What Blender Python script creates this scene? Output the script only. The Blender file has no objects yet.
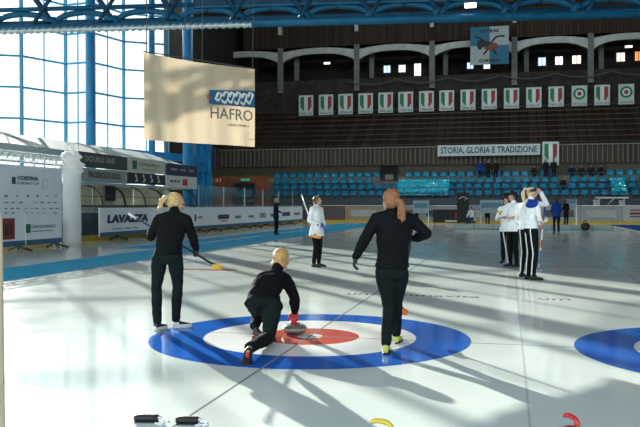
import bpy, bmesh, math, random
from mathutils import Vector, Matrix, noise
random.seed(7)
sc = bpy.context.scene
COL = sc.collection
PI = math.pi
# ------------------------------------------------------------------ camera model (rink axes: x across the sheets, y along them)
F_PX, EYE, HOR = 785.0, 1.52, 205.0
YAW = math.radians(13.5)
CA, SA = math.cos(YAW), math.sin(YAW)
RV, FV = Vector((CA, SA, 0)), Vector((-SA, CA, 0))
def U(px, py, d):                     # point of the place seen at (px,py) at depth d
    return RV*((px-320)/F_PX*d) + FV*d + Vector((0, 0, EYE+(HOR-py)/F_PX*d))
def G(px, py, z=0.0):                 # point on the ice
    return U(px, py, (EYE-z)*F_PX/(py-HOR))
def AT_S(px, s):                      # depth where the view through px meets the plane x = s
    return s/((px-320)/F_PX*CA - SA)
def AT_T(px, t):
    return t/((px-320)/F_PX*SA + CA)
def PS(px, py, s): return U(px, py, AT_S(px, s))
def PT(px, py, t): return U(px, py, AT_T(px, t))

# ------------------------------------------------------------------ materials
MATS = {}
def mat(name, col, rough=0.6, metal=0.0, spec=0.5, var=0.12, scale=6.0, bump=0.0, bscale=40.0, trans=0.0, emit=0.0, sheen=0.0):
    if name in MATS: return MATS[name]
    m = bpy.data.materials.new(name); m.use_nodes = True
    nt = m.node_tree; b = nt.nodes['Principled BSDF']
    tc = nt.nodes.new('ShaderNodeTexCoord')
    n = nt.nodes.new('ShaderNodeTexNoise'); n.inputs['Scale'].default_value = scale; n.inputs['Detail'].default_value = 4
    nt.links.new(tc.outputs['Object'], n.inputs['Vector'])
    r = nt.nodes.new('ShaderNodeValToRGB')
    c0 = [max(0, c*(1-var)) for c in col]; c1 = [min(1, c*(1+var)) for c in col]
    r.color_ramp.elements[0].position = .3; r.color_ramp.elements[1].position = .7
    r.color_ramp.elements[0].color = (*c0, 1); r.color_ramp.elements[1].color = (*c1, 1)
    nt.links.new(n.outputs['Fac'], r.inputs['Fac']); nt.links.new(r.outputs['Color'], b.inputs['Base Color'])
    b.inputs['Roughness'].default_value = rough; b.inputs['Metallic'].default_value = metal
    b.inputs['Specular IOR Level'].default_value = spec
    if sheen: b.inputs['Sheen Weight'].default_value = sheen
    if emit:
        nt.links.new(r.outputs['Color'], b.inputs['Emission Color']); b.inputs['Emission Strength'].default_value = emit
    if bump:
        n2 = nt.nodes.new('ShaderNodeTexNoise'); n2.inputs['Scale'].default_value = bscale; n2.inputs['Detail'].default_value = 3
        nt.links.new(tc.outputs['Object'], n2.inputs['Vector'])
        bp = nt.nodes.new('ShaderNodeBump'); bp.inputs['Strength'].default_value = bump; bp.inputs['Distance'].default_value = .02
        nt.links.new(n2.outputs['Fac'], bp.inputs['Height']); nt.links.new(bp.outputs['Normal'], b.inputs['Normal'])
    if trans:
        out = nt.nodes['Material Output']; mx = nt.nodes.new('ShaderNodeMixShader'); t = nt.nodes.new('ShaderNodeBsdfTranslucent')
        nt.links.new(r.outputs['Color'], t.inputs['Color']); mx.inputs['Fac'].default_value = trans
        nt.links.new(b.outputs['BSDF'], mx.inputs[1]); nt.links.new(t.outputs['BSDF'], mx.inputs[2])
        nt.links.new(mx.outputs['Shader'], out.inputs['Surface'])
    MATS[name] = m; return m

def glass_mat(name, tint=(.96, .98, .98), gloss=.12, film=.0, film_col=(.9, .95, .95)):
    if name in MATS: return MATS[name]
    m = bpy.data.materials.new(name); m.use_nodes = True; nt = m.node_tree
    for n in list(nt.nodes):
        if n.type == 'BSDF_PRINCIPLED': nt.nodes.remove(n)
    out = nt.nodes['Material Output']
    t = nt.nodes.new('ShaderNodeBsdfTransparent'); t.inputs['Color'].default_value = (*tint, 1)
    g = nt.nodes.new('ShaderNodeBsdfGlossy'); g.inputs['Roughness'].default_value = .05
    d = nt.nodes.new('ShaderNodeBsdfTranslucent'); d.inputs['Color'].default_value = (*film_col, 1)
    m1 = nt.nodes.new('ShaderNodeMixShader'); m1.inputs['Fac'].default_value = film
    nt.links.new(t.outputs[0], m1.inputs[1]); nt.links.new(d.outputs[0], m1.inputs[2])
    lw = nt.nodes.new('ShaderNodeLayerWeight'); lw.inputs['Blend'].default_value = .2
    mu = nt.nodes.new('ShaderNodeMath'); mu.operation = 'MULTIPLY'; mu.inputs[1].default_value = gloss*2
    nt.links.new(lw.outputs['Fresnel'], mu.inputs[0])
    m2 = nt.nodes.new('ShaderNodeMixShader'); nt.links.new(mu.outputs[0], m2.inputs['Fac'])
    nt.links.new(m1.outputs[0], m2.inputs[1]); nt.links.new(g.outputs[0], m2.inputs[2])
    nt.links.new(m2.outputs[0], out.inputs['Surface'])
    MATS[name] = m; return m

def wood_mat(name, c0, c1, width=0.16, axis='X'):
    """vertical boards: stripes along one object axis"""
    if name in MATS: return MATS[name]
    m = bpy.data.materials.new(name); m.use_nodes = True; nt = m.node_tree; b = nt.nodes['Principled BSDF']
    tc = nt.nodes.new('ShaderNodeTexCoord'); sp = nt.nodes.new('ShaderNodeSeparateXYZ'); nt.links.new(tc.outputs['Object'], sp.inputs[0])
    mu = nt.nodes.new('ShaderNodeMath'); mu.operation = 'DIVIDE'; mu.inputs[1].default_value = width; nt.links.new(sp.outputs[axis], mu.inputs[0])
    fl = nt.nodes.new('ShaderNodeMath'); fl.operation = 'FLOOR'; nt.links.new(mu.outputs[0], fl.inputs[0])
    wn = nt.nodes.new('ShaderNodeTexWhiteNoise'); wn.noise_dimensions = '1D'; nt.links.new(fl.outputs[0], wn.inputs['W'])
    fr = nt.nodes.new('ShaderNodeMath'); fr.operation = 'FRACT'; nt.links.new(mu.outputs[0], fr.inputs[0])
    gt = nt.nodes.new('ShaderNodeMath'); gt.operation = 'GREATER_THAN'; gt.inputs[1].default_value = .14; nt.links.new(fr.outputs[0], gt.inputs[0])
    r = nt.nodes.new('ShaderNodeValToRGB'); r.color_ramp.elements[0].color = (*c0, 1); r.color_ramp.elements[1].color = (*c1, 1)
    nt.links.new(wn.outputs['Value'], r.inputs['Fac'])
    mx = nt.nodes.new('ShaderNodeMix'); mx.data_type = 'RGBA'; mx.inputs[6].default_value = (*[c*.35 for c in c0], 1)
    nt.links.new(gt.outputs[0], mx.inputs[0]); nt.links.new(r.outputs['Color'], mx.inputs[7])
    nt.links.new(mx.outputs[2], b.inputs['Base Color']); b.inputs['Roughness'].default_value = .85; b.inputs['Specular IOR Level'].default_value = .12
    MATS[name] = m; return m

# ------------------------------------------------------------------ mesh helpers
def link(name, me, parent=None, loc=None):
    o = bpy.data.objects.new(name, me); COL.objects.link(o)
    if parent: o.parent = parent
    if loc is not None: o.location = loc
    return o
def obj(name, bm, m, parent=None, loc=None, smooth=False):
    bmesh.ops.recalc_face_normals(bm, faces=bm.faces)
    me = bpy.data.meshes.new(name); bm.to_mesh(me); bm.free()
    if smooth:
        for p in me.polygons: p.use_smooth = True
    for x in (m if isinstance(m, (list, tuple)) else [m]): me.materials.append(x)
    return link(name, me, parent, loc)
def tag(o, label=None, cat=None, group=None, kind=None):
    if label: o['label'] = label
    if cat: o['category'] = cat
    if group: o['group'] = group
    if kind: o['kind'] = kind
    return o
def empty(name, loc=(0, 0, 0), label=None, cat=None, group=None, rz=0.0):
    o = bpy.data.objects.new(name, None); COL.objects.link(o); o.location = loc; o.rotation_euler = (0, 0, rz)
    o.empty_display_size = .2
    return tag(o, label, cat, group)
def copy_tree(o, parent=None):
    c = o.copy(); COL.objects.link(c)
    if parent: c.parent = parent
    for ch in list(o.children): copy_tree(ch, c)
    return c
def box(bm, x0, x1, y0, y1, z0, z1, M=None, mi=0):
    v = [Vector((x, y, z)) for x in (x0, x1) for y in (y0, y1) for z in (z0, z1)]
    if M is not None: v = [M @ p for p in v]
    v = [bm.verts.new(p) for p in v]
    for f in ((0, 1, 3, 2), (4, 6, 7, 5), (0, 4, 5, 1), (2, 3, 7, 6), (0, 2, 6, 4), (1, 5, 7, 3)):
        bm.faces.new([v[i] for i in f]).material_index = mi
def frame_of(t, hint=Vector((0, 0, 1))):
    t = t.normalized()
    if abs(t.dot(hint)) > .97: hint = Vector((1, 0, 0)) if abs(t.x) < .9 else Vector((0, 1, 0))
    u = t.cross(hint).normalized(); v = u.cross(t).normalized()
    return u, v
def loft(bm, rings, n=14, cap=True, mi=0):
    """rings: (centre, u, v) with u, v scaled half-axes"""
    rows = []
    for c, u, v in rings:
        rows.append([bm.verts.new(c+u*math.cos(2*PI*k/n)+v*math.sin(2*PI*k/n)) for k in range(n)])
    for a, b in zip(rows, rows[1:]):
        for k in range(n):
            bm.faces.new((a[k], a[(k+1) % n], b[(k+1) % n], b[k])).material_index = mi
    if cap:
        bm.faces.new(rows[0][::-1]).material_index = mi; bm.faces.new(rows[-1]).material_index = mi
def smooth_rings(R, sub=4):
    out = []
    g = lambda i: R[max(0, min(len(R)-1, i))]
    for i in range(len(R)-1):
        for k in range(sub):
            t = k/sub; p = [g(i-1), g(i), g(i+1), g(i+2)]; q = []
            for j in range(3):
                a, b, c, d = p[0][j], p[1][j], p[2][j], p[3][j]
                q.append(.5*((2*b)+(c-a)*t+(2*a-5*b+4*c-d)*t*t+(3*b-a-3*c+d)*t**3))
            out.append(tuple(q))
    out.append(R[-1]); return out
def bar(bm, p0, p1, r, n=8, mi=0, r1=None):
    p0, p1 = Vector(p0), Vector(p1); u, v = frame_of(p1-p0)
    r1 = r if r1 is None else r1
    loft(bm, [(p0, u*r, v*r), (p1, u*r1, v*r1)], n, True, mi)
def path(bm, pts, r, n=8, sub=4, mi=0):
    pts = [Vector(p) for p in pts]; R = []
    for i, p in enumerate(pts):
        t = pts[min(i+1, len(pts)-1)]-pts[max(i-1, 0)]; u, v = frame_of(t)
        rr = r[i] if isinstance(r, (list, tuple)) else r
        R.append((p, u*rr, v*rr))
    loft(bm, smooth_rings(R, sub), n, True, mi)
def beam(bm, p0, p1, w, h, mi=0):
    """square bar from p0 to p1, w across, h up"""
    p0, p1 = Vector(p0), Vector(p1); u, v = frame_of(p1-p0)
    q = []
    for p in (p0, p1):
        q.append([bm.verts.new(p+u*w/2*a+v*h/2*b) for a, b in ((-1, -1), (1, -1), (1, 1), (-1, 1))])
    for k in range(4): bm.faces.new((q[0][k], q[0][(k+1) % 4], q[1][(k+1) % 4], q[1][k])).material_index = mi
    bm.faces.new(q[0][::-1]).material_index = mi; bm.faces.new(q[1]).material_index = mi
def ball(bm, c, r, M=None, seg=14, rings=8):
    """ellipsoid at c with radii r, in frame M (3x3 columns) """
    c = Vector(c); r = (r, r, r) if isinstance(r, (int, float)) else r
    M = M or Matrix.Identity(3); rows = []
    f = lambda x, y, z: bm.verts.new(c+M @ Vector((x*r[0], y*r[1], z*r[2])))
    top = f(0, 0, 1); bot = f(0, 0, -1)
    for i in range(1, rings):
        th = PI*i/rings
        rows.append([f(math.sin(th)*math.cos(2*PI*k/seg), math.sin(th)*math.sin(2*PI*k/seg), math.cos(th)) for k in range(seg)])
    for k in range(seg):
        bm.faces.new((top, rows[0][k], rows[0][(k+1) % seg])); bm.faces.new((bot, rows[-1][(k+1) % seg], rows[-1][k]))
        for a, b in zip(rows, rows[1:]): bm.faces.new((a[k], b[k], b[(k+1) % seg], a[(k+1) % seg]))
def lathe(bm, prof, n=28, c=Vector((0, 0, 0)), mi=0):
    rows = []
    for r, z in prof: rows.append([bm.verts.new(c+Vector((r*math.cos(2*PI*k/n), r*math.sin(2*PI*k/n), z))) for k in range(n)])
    for a, b in zip(rows, rows[1:]):
        for k in range(n): bm.faces.new((a[k], a[(k+1) % n], b[(k+1) % n], b[k])).material_index = mi
    bm.faces.new(rows[0][::-1]).material_index = mi; bm.faces.new(rows[-1]).material_index = mi
def slab_poly(bm, pts, nrm, th, mi=0):
    """flat polygon given by 3D points, thickened by th along -nrm"""
    a = [bm.verts.new(Vector(p)) for p in pts]; b = [bm.verts.new(Vector(p)-Vector(nrm)*th) for p in pts]
    bm.faces.new(a).material_index = mi; bm.faces.new(b[::-1]).material_index = mi
    k = len(a)
    for i in range(k): bm.faces.new((a[i], b[i], b[(i+1) % k], a[(i+1) % k])).material_index = mi
def plane_M(o, right, up=Vector((0, 0, 1))):
    right = Vector(right).normalized(); up = Vector(up).normalized(); n = right.cross(up)
    M = Matrix((right, up, n)).transposed().to_4x4(); M.translation = Vector(o); return M
def text(name, body, size, m, M, parent, sx=1.0, bold=0.0, shear=0.0, ext=.004, width=None):
    """lettering as a mesh centred on M's origin, in its xy plane"""
    cu = bpy.data.curves.new(name, 'FONT'); cu.body = body; cu.size = size; cu.align_x = 'CENTER'; cu.align_y = 'CENTER'
    cu.extrude = ext; cu.offset = bold; cu.shear = shear; cu.resolution_u = 2
    t = bpy.data.objects.new(name, cu); COL.objects.link(t)
    dg = bpy.context.evaluated_depsgraph_get(); me = bpy.data.meshes.new_from_object(t.evaluated_get(dg))
    bpy.data.objects.remove(t); bpy.data.curves.remove(cu)
    if width:
        w = max(v.co.x for v in me.vertices)-min(v.co.x for v in me.vertices); sx = width/max(w, 1e-6)
    P = Matrix.Translation(-off_of(parent))
    me.transform(P @ M @ Matrix.Diagonal((sx, 1, 1, 1))); me.materials.clear(); me.materials.append(m); me.name = name
    return link(name, me, parent)
def off_of(o):
    v = Vector((0, 0, 0))
    while o is not None: v = v+o.location; o = o.parent
    return v
def part(name, bm, m, parent, smooth=False, label=None):
    """mesh given in place coordinates -> child of parent"""
    off = off_of(parent)
    for v in bm.verts: v.co -= off
    o = obj(name, bm, m, parent, None, smooth)
    if label: o['label'] = label
    return o
def solo(name, bm, m, loc, label, cat, group=None, smooth=False):
    for v in bm.verts: v.co -= Vector(loc)
    return tag(obj(name, bm, m, None, loc, smooth), label, cat, group)
def shifted(bm, off):
    for v in bm.verts: v.co -= Vector(off)
    return bm

white = mat('white_paint', (.78, .8, .8), .5)
black = mat('black_plastic', (.012, .012, .013), .45)
steel = mat('brushed_steel', (.55, .57, .58), .35, .9)
alu = mat('aluminium', (.75, .77, .78), .35, .7)
blue_steel = mat('blue_steel_paint', (.02, .22, .48), .45, 0, .5, .2, 2)
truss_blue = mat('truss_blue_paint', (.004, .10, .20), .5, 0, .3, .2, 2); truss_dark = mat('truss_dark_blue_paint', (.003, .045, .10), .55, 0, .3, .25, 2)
blue_dark = mat('blue_steel_dark_paint', (.012, .12, .30), .5, 0, .4, .2, 2)
dark_metal = mat('dark_metal', (.05, .055, .06), .5, .3)
navy_ink = mat('navy_ink', (.015, .035, .10), .5)
grey_ink = mat('grey_ink', (.16, .18, .20), .5)
red_ink = mat('red_ink', (.45, .03, .03), .5)
maroon = mat('maroon_print', (.25, .05, .05), .5)
yellow = mat('yellow_paint', (.62, .42, .05), .5)
CFRONT = -6.0
SKY_BACK, SKY_FRONT, SUN_E = 1.15, .40, 8.2
FILL_W = 1100
# ================================================================== CAMERA, SUN, SKY
cd = bpy.data.cameras.new('camera'); cam = bpy.data.objects.new('camera', cd); COL.objects.link(cam)
cam.location = (0, 0, EYE); cam.rotation_euler = (PI/2-math.atan((213.5-HOR)/F_PX), 0, YAW)
cd.sensor_width = 36; cd.lens = F_PX/640*36; cd.clip_end = 500; cd.clip_start = .05
sc.camera = cam
sc.view_settings.view_transform = 'Standard'; sc.view_settings.look = 'None'; sc.view_settings.gamma = 1
sc.view_settings.exposure = 1.15
SUN_AZ = -0.458                      # tan of the sun's bearing left of the view
SUN_EL = math.radians(16.0)
sd = (RV*SUN_AZ+FV).normalized()*math.cos(SUN_EL)+Vector((0, 0, math.sin(SUN_EL)))
sl = bpy.data.lights.new('sun', 'SUN'); sl.energy = SUN_E; sl.angle = math.radians(.42); sl.color = (1, .95, .82)
so = bpy.data.objects.new('sun', sl); COL.objects.link(so); so.rotation_euler = sd.to_track_quat('Z', 'Y').to_euler()
w = bpy.data.worlds.new('sky'); sc.world = w; w.use_nodes = True
nt = w.node_tree; bg = nt.nodes['Background']
tc = nt.nodes.new('ShaderNodeTexCoord'); sp = nt.nodes.new('ShaderNodeSeparateXYZ'); nt.links.new(tc.outputs['Generated'], sp.inputs[0])
rp = nt.nodes.new('ShaderNodeValToRGB'); nt.links.new(sp.outputs['Z'], rp.inputs['Fac'])
e = rp.color_ramp.elements; e[0].position = .02; e[0].color = (.50, .62, .60, 1); e[1].position = .30; e[1].color = (.74, .90, 1.0, 1)
k = e.new(.10); k.color = (.66, .82, .84, 1); k = e.new(.17); k.color = (.80, .94, .98, 1)
nt.links.new(rp.outputs['Color'], bg.inputs['Color'])
mr = nt.nodes.new('ShaderNodeMapRange'); nt.links.new(sp.outputs['Y'], mr.inputs[0])
mr.inputs[1].default_value = -.25; mr.inputs[2].default_value = .35; mr.inputs[3].default_value = SKY_BACK; mr.inputs[4].default_value = SKY_FRONT
nt.links.new(mr.outputs[0], bg.inputs['Strength'])

# ================================================================== ICE FLOOR
def ice_material():
    m = bpy.data.materials.new('pebbled_ice'); m.use_nodes = True; nt = m.node_tree; b = nt.nodes['Principled BSDF']
    tc = nt.nodes.new('ShaderNodeTexCoord')
    n = nt.nodes.new('ShaderNodeTexNoise'); n.inputs['Scale'].default_value = .6; n.inputs['Detail'].default_value = 6
    nt.links.new(tc.outputs['Object'], n.inputs['Vector'])
    r = nt.nodes.new('ShaderNodeValToRGB'); r.color_ramp.elements[0].color = (.53, .605, .585, 1); r.color_ramp.elements[1].color = (.65, .705, .67, 1)
    r.color_ramp.elements[0].position = .3; r.color_ramp.elements[1].position = .75
    nt.links.new(n.outputs['Fac'], r.inputs['Fac']); nt.links.new(r.outputs['Color'], b.inputs['Base Color'])
    n2 = nt.nodes.new('ShaderNodeTexNoise'); n2.inputs['Scale'].default_value = 1.2; n2.inputs['Detail'].default_value = 5
    nt.links.new(tc.outputs['Object'], n2.inputs['Vector'])
    mr = nt.nodes.new('ShaderNodeMapRange'); mr.inputs[3].default_value = .05; mr.inputs[4].default_value = .17
    nt.links.new(n2.outputs['Fac'], mr.inputs[0]); nt.links.new(mr.outputs[0], b.inputs['Roughness'])
    b.inputs['IOR'].default_value = 1.31; b.inputs['Specular IOR Level'].default_value = .36
    n3 = nt.nodes.new('ShaderNodeTexNoise'); n3.inputs['Scale'].default_value = 9; n3.inputs['Detail'].default_value = 2
    nt.links.new(tc.outputs['Object'], n3.inputs['Vector'])
    bp = nt.nodes.new('ShaderNodeBump'); bp.inputs['Strength'].default_value = .07; bp.inputs['Distance'].default_value = .006
    nt.links.new(n3.outputs['Fac'], bp.inputs['Height']); nt.links.new(bp.outputs['Normal'], b.inputs['Normal'])
    MATS['ice'] = m; return m, bp
ice, _ = ice_material()
def painted(name, col):
    """paint seen under the same ice"""
    m = ice.copy(); m.name = name
    for nd in m.node_tree.nodes:
        if nd.type == 'VALTORGB':
            nd.color_ramp.elements[0].color = (*[c*.85 for c in col], 1); nd.color_ramp.elements[1].color = (*col, 1)
    MATS[name] = m; return m
p_blue, p_red, p_white = painted('blue_ice_paint', (.02, .12, .50)), painted('red_ice_paint', (.55, .10, .075)), painted('white_ice_paint', (.82, .84, .83))
p_track = mat('pale_blue_mat', (.004, .30, .52), .75, 0, .15, .12, 1.5); p_line = painted('dark_line_paint', (.24, .27, .28)); p_faint = painted('faint_line_paint', (.48, .53, .53)); p_rust = painted('rust_print', (.28, .07, .06))
p_navy = mat('deep_blue_mat', (.004, .06, .24), .8, 0, .1, .12, 1.5)
bm = bmesh.new(); box(bm, -32, 24, -14, 70, -.2, 0); tag(obj('floor', bm, ice), 'white pebbled curling ice floor', None, None, 'structure')
floor = bpy.data.objects['floor']
def flat(name, m, pts, z=.002, label=None, parent=None):
    bm = bmesh.new(); slab_poly(bm, [Vector((x, y, z)) for x, y in pts], Vector((0, 0, 1)), z-.0005)
    return part(name, bm, m, parent or floor, label=label)
def strip(name, m, x0, x1, y0, y1, z=.002, label=None): return flat(name, m, [(x0, y0), (x1, y0), (x1, y1), (x0, y1)], z, label)
strip('blue_track', p_track, -11.8, -9.75, -10, 64, .0015, 'pale blue strip along the left of the ice')
strip('blue_track', p_track, -13.4, -12.05, 25, 64, .0015, 'far side of the pale blue strip, beyond a gap shaped as a band of glare')  # bare gap beside it imitates a glare band across one wide strip
strip('blue_track', p_navy, 7.5, 13.0, -10, 64, .0015, 'deep blue painted strip along the right of the ice')
strip('white_edge', p_white, 7.28, 7.5, -10, 64, .002, 'white edge of the right hand blue strip')
strip('dark_edge', p_line, -9.75, -9.66, -10, 64, .002, 'thin dark edge of the left hand blue strip')
HS = [Vector((-2.23, 8.79, 0)), Vector((2.52, 8.79, 0))]
strip('centre_line', p_line, -2.242, -2.218, -5, 46, .0008)
strip('centre_line', p_line, 2.508, 2.532, -5, 46, .0008)
strip('divider_line', p_faint, .138, .158, -5, 30, .0008)
strip('tee_line', p_line, -4.3, 5.0, 8.775, 8.80, .0008)
strip('hog_line', p_line, -4.4, 9.5, 20.0, 20.10, .0008)
strip('hog_line', p_line, -9.6, 9.5, 25.3, 25.4, .0008)
strip('red_print', painted('faint_rust_print', (.46, .24, .18)), -7.6, -6.2, 17.1, 17.55, .0015, 'faded red print on the ice, left sheet')
strip('red_print', p_rust, 2.95, 4.5, 17.5, 17.8, .0015, 'faded red print on the ice, right sheet')
def house(c, label):
    h = empty('curling_house', c, label, 'curling target', 'painted targets on the ice')
    for nm, m, r0, r1, z in (('outer_ring', p_blue, 1.22, 1.83, .0030), ('white_ring', p_white, .57, 1.22, .0030), ('inner_disc', p_red, .15, .57, .0030), ('button', p_white, 0, .15, .0030)):
        bm = bmesh.new(); n = 96; P = lambda r, k, zz: bm.verts.new(c+Vector((r*math.cos(2*PI*k/n), r*math.sin(2*PI*k/n), zz)))
        if r0:
            ro = [P(r1, k, z) for k in range(n)]; ri = [P(r0, k, z) for k in range(n)]
            rb = [P(r1, k, .0012) for k in range(n)]
            for k in range(n):
                bm.faces.new((ro[k], ro[(k+1) % n], ri[(k+1) % n], ri[k])); bm.faces.new((rb[k], rb[(k+1) % n], ro[(k+1) % n], ro[k]))
        else:
            bm.faces.new([P(r1, k, z) for k in range(n)])
        part(nm, bm, m, h)
    for nm, x0, x1, y0, y1 in (('line', -1.22, 1.22, -.012, .012), ('line', -.012, .012, -1.83, 1.83)):
        bm = bmesh.new(); box(bm, c.x+x0, c.x+x1, c.y+y0, c.y+y1, .0028, .0036); part(nm, bm, p_line, h, label='thin dark line crossing the target')
house(HS[0], 'blue and red curling target under the crouching player')
house(HS[1], 'blue curling target cut off by the right edge of the photo')
# faded lettering lying on the ice, read from the near end
def ice_text(body, x, y, size, sx, m):
    M = plane_M((x, y, .001), (1, 0, 0), (0, 1, 0)); return text('ice_lettering', body, size, m, M, floor, sx, .004, ext=.0006)
for px, body, wd in ((372, 'umavi', .95), (441, 'umavita', 1.15), (553, 'um', .42)):
    g = G(px, 296); o = ice_text(body, g.x, 13.2, .42, 1.0, p_line)

# ================================================================== BUILDING SHELL
wood_dark = wood_mat('dark_wood_boards', (.032, .024, .017), (.055, .040, .028), .35)
wood_ceil = wood_mat('ceiling_boards', (.13, .075, .045), (.19, .11, .07), .35)
wood_slat = wood_mat('slatted_wood', (.06, .048, .038), (.10, .082, .064), .16)
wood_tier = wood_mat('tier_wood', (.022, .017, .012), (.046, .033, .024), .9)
conc = mat('grey_concrete', (.16, .17, .165), .9, 0, .15, .2, 2)
conc_pale = mat('pale_concrete', (.42, .44, .42), .8, 0, .3, .15, 1.5)
beige = mat('beige_plaster', (.30, .26, .18), .8, 0, .3, .12, 2)
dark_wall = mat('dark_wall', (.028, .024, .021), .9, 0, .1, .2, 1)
brick = mat('terracotta_wall', (.26, .09, .045), .75, 0, .3, .2, 3)
CEIL = 22.0
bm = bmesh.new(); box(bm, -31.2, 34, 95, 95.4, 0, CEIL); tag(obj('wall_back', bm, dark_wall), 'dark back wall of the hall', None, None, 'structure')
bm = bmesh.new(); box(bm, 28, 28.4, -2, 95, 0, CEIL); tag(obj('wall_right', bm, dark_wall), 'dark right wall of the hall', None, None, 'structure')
# ---- faceted window wall on the left, as corners (px, depth)
WPOLY = [(-330, 38), (-235, 40.5), (-150, 41.0), (-66, 43.5), (22, 44.5), (66, 47.0), (91, 46.4), (124, 49.0), (169, 50.0)]
def gp(px, d): p = U(px, HOR, d); p.z = 0; return p
WP = [gp(a, b) for a, b in WPOLY]
win_glass = glass_mat('window_glass', (.97, .99, 1), .10, .10, (.85, .95, 1.0))
levels = [1.15, 2.9, 4.67, 6.43, 8.19, 9.95, 11.7, 13.45, 15.2, 16.95, 18.6]
for i, (a, b) in enumerate(zip(WP, WP[1:])):
    d = (b-a); L = d.length; d.normalize()
    wn = empty('window_%d' % (i+1), a, 'tall glazed bay of the blue framed window wall', None); wn['kind'] = 'structure'
    fr = bmesh.new()
    for z in levels: beam(fr, a+Vector((0, 0, z)), b+Vector((0, 0, z)), .09, .11)
    nv = max(2, round(L/1.45))
    for k in range(nv+1 if i == len(WP)-2 else nv):
        p = a+d*L*k/nv; thick = .16 if k == 0 else .06
        beam(fr, p+Vector((0, 0, 1.1)), p+Vector((0, 0, 18.7)), thick, thick)
    part('window_frame', fr, mat('window_frame_blue', (.06, .30, .48), .5, 0, .4, .1, 2), wn)  # frames kept a paler blue, haze put into their colour
    g = bmesh.new(); n = d.cross(Vector((0, 0, 1)))
    slab_poly(g, [a+Vector((0, 0, 1.15)), b+Vector((0, 0, 1.15)), b+Vector((0, 0, 18.6)), a+Vector((0, 0, 18.6))], n, .02)
    part('pane', g, win_glass, wn)
    s = bmesh.new(); beam(s, a+Vector((0, 0, .55)), b+Vector((0, 0, .55)), .4, 1.1); beam(s, a+Vector((0, 0, 20.35)), b+Vector((0, 0, 20.35)), .4, 3.3)
    tag(obj('wall_left', s, conc), 'low wall and lintel of the window wall', None, None, 'structure')
# dark wall from the last window to the back
E1 = WP[-1]; E2 = Vector((-29.5, 70, 0))
bm = bmesh.new(); beam(bm, E1+Vector((-.3, .2, CEIL/2)), E2+Vector((0, 0, CEIL/2)), .4, CEIL); tag(obj('wall_left', bm, dark_wall), 'dark wall behind the hanging banner', None, None, 'structure')
bm = bmesh.new(); beam(bm, E2+Vector((0, 0, CEIL/2)), Vector((-31, 95, CEIL/2)), .4, CEIL); tag(obj('wall_left', bm, dark_wall), 'dark side wall of the back stand', None, None, 'structure')
F1 = WP[0]; bm = bmesh.new(); beam(bm, F1+Vector((0, 0, CEIL/2)), F1+Vector((-22, -9, CEIL/2)), .4, CEIL); tag(obj('wall_left', bm, conc), 'left wall beside the windows', None, None, 'structure')
cp = [F1+Vector((-22, -9, 0))]+WP+[E2, Vector((-31.2, 95.4, 0)), Vector((34, 95.4, 0)), Vector((34, CFRONT, 0)), Vector((F1.x-22, CFRONT, 0))]
bm = bmesh.new(); slab_poly(bm, [Vector((p.x, p.y, CEIL+.4)) for p in cp], Vector((0, 0, 1)), .4); tag(obj('ceiling', bm, wood_ceil), 'dark timber ceiling', None, None, 'structure')
# ---- blue steel columns
def column(px, d, r, top, label, m=None, z0=0):
    b = gp(px, d); bm = bmesh.new(); q = bmesh.new()
    u = Vector((r, 0, 0)); v = Vector((0, r, 0)); loft(bm, [(Vector((0, 0, z0+.05)), u, v), (Vector((0, 0, top)), u, v)], 18)
    c = empty('steel_column', b, label, 'column', 'blue steel columns')
    o = obj('shaft', bm, m or blue_steel, c, smooth=True)
    box(q, -r*1.7, r*1.7, -r*1.7, r*1.7, 0, .06); obj('base_plate', q, m or blue_steel, c)
    q = bmesh.new(); box(q, -r*1.7, r*1.7, -r*1.7, r*1.7, top, top+.1); obj('cap_plate', q, m or blue_steel, c)
column(91, 44.2, .28, 18.8, 'thick blue steel column in front of the left windows')
column(152, 47.5, .20, 18.8, 'slim blue steel column at the left end of the hanging banner')
column(188, 47.0, .30, 18.8, 'thick blue steel column behind the middle of the hanging banner')
# blue beams below the windows at the end of the left wall
for (x0, y0, d0, x1, y1, d1, h, lb) in ((84, 149, 45.5, 205, 160, 50, .45, 'upper blue beam under the hanging banner'), (84, 160, 45.5, 205, 169, 50, .3, 'lower blue beam under the hanging banner')):
    bm = bmesh.new(); a = U(x0, y0, d0); b = U(x1, y1, d1); beam(bm, a, b, .3, h); solo('steel_beam', bm, blue_steel, (a+b)/2, lb, 'beam')
# blue sheeting hung on the side stand
bl_sheet = mat('blue_sheeting', (.02, .24, .50), .35, 0, .5, .35, 2.5, .3, 3)
a = U(184, 205, 51.5); b = U(212, 205, 53); bm = bmesh.new(); n = 14; rows = []
for k in range(n+1):
    p = a.lerp(b, k/n); off = (FV*.12*math.sin(k*1.9)); rows.append([bm.verts.new(Vector((p.x+off.x, p.y+off.y, z))) for z in (1.4, 3.2, 5.0, 6.8)])
for r0, r1 in zip(rows, rows[1:]):
    for q in range(3): bm.faces.new((r0[q], r1[q], r1[q+1], r0[q+1]))
solo('blue_curtain', bm, bl_sheet, (a+b)/2, 'blue plastic sheeting hanging on the side stand left of the brick wall', 'curtain')
a = PT(201, 148, 50); b = PT(216, 170, 50); bm = bmesh.new(); box(bm, a.x, b.x, 50, 50.5, b.z, a.z); solo('scoreboard', bm, black, (a.x, 50, a.z), 'dark blank board beside the lower right corner of the hanging banner', 'board')

# ================================================================== BACK STAND
T0 = 66.0
XL, XR = -29.0, 27.0
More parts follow.
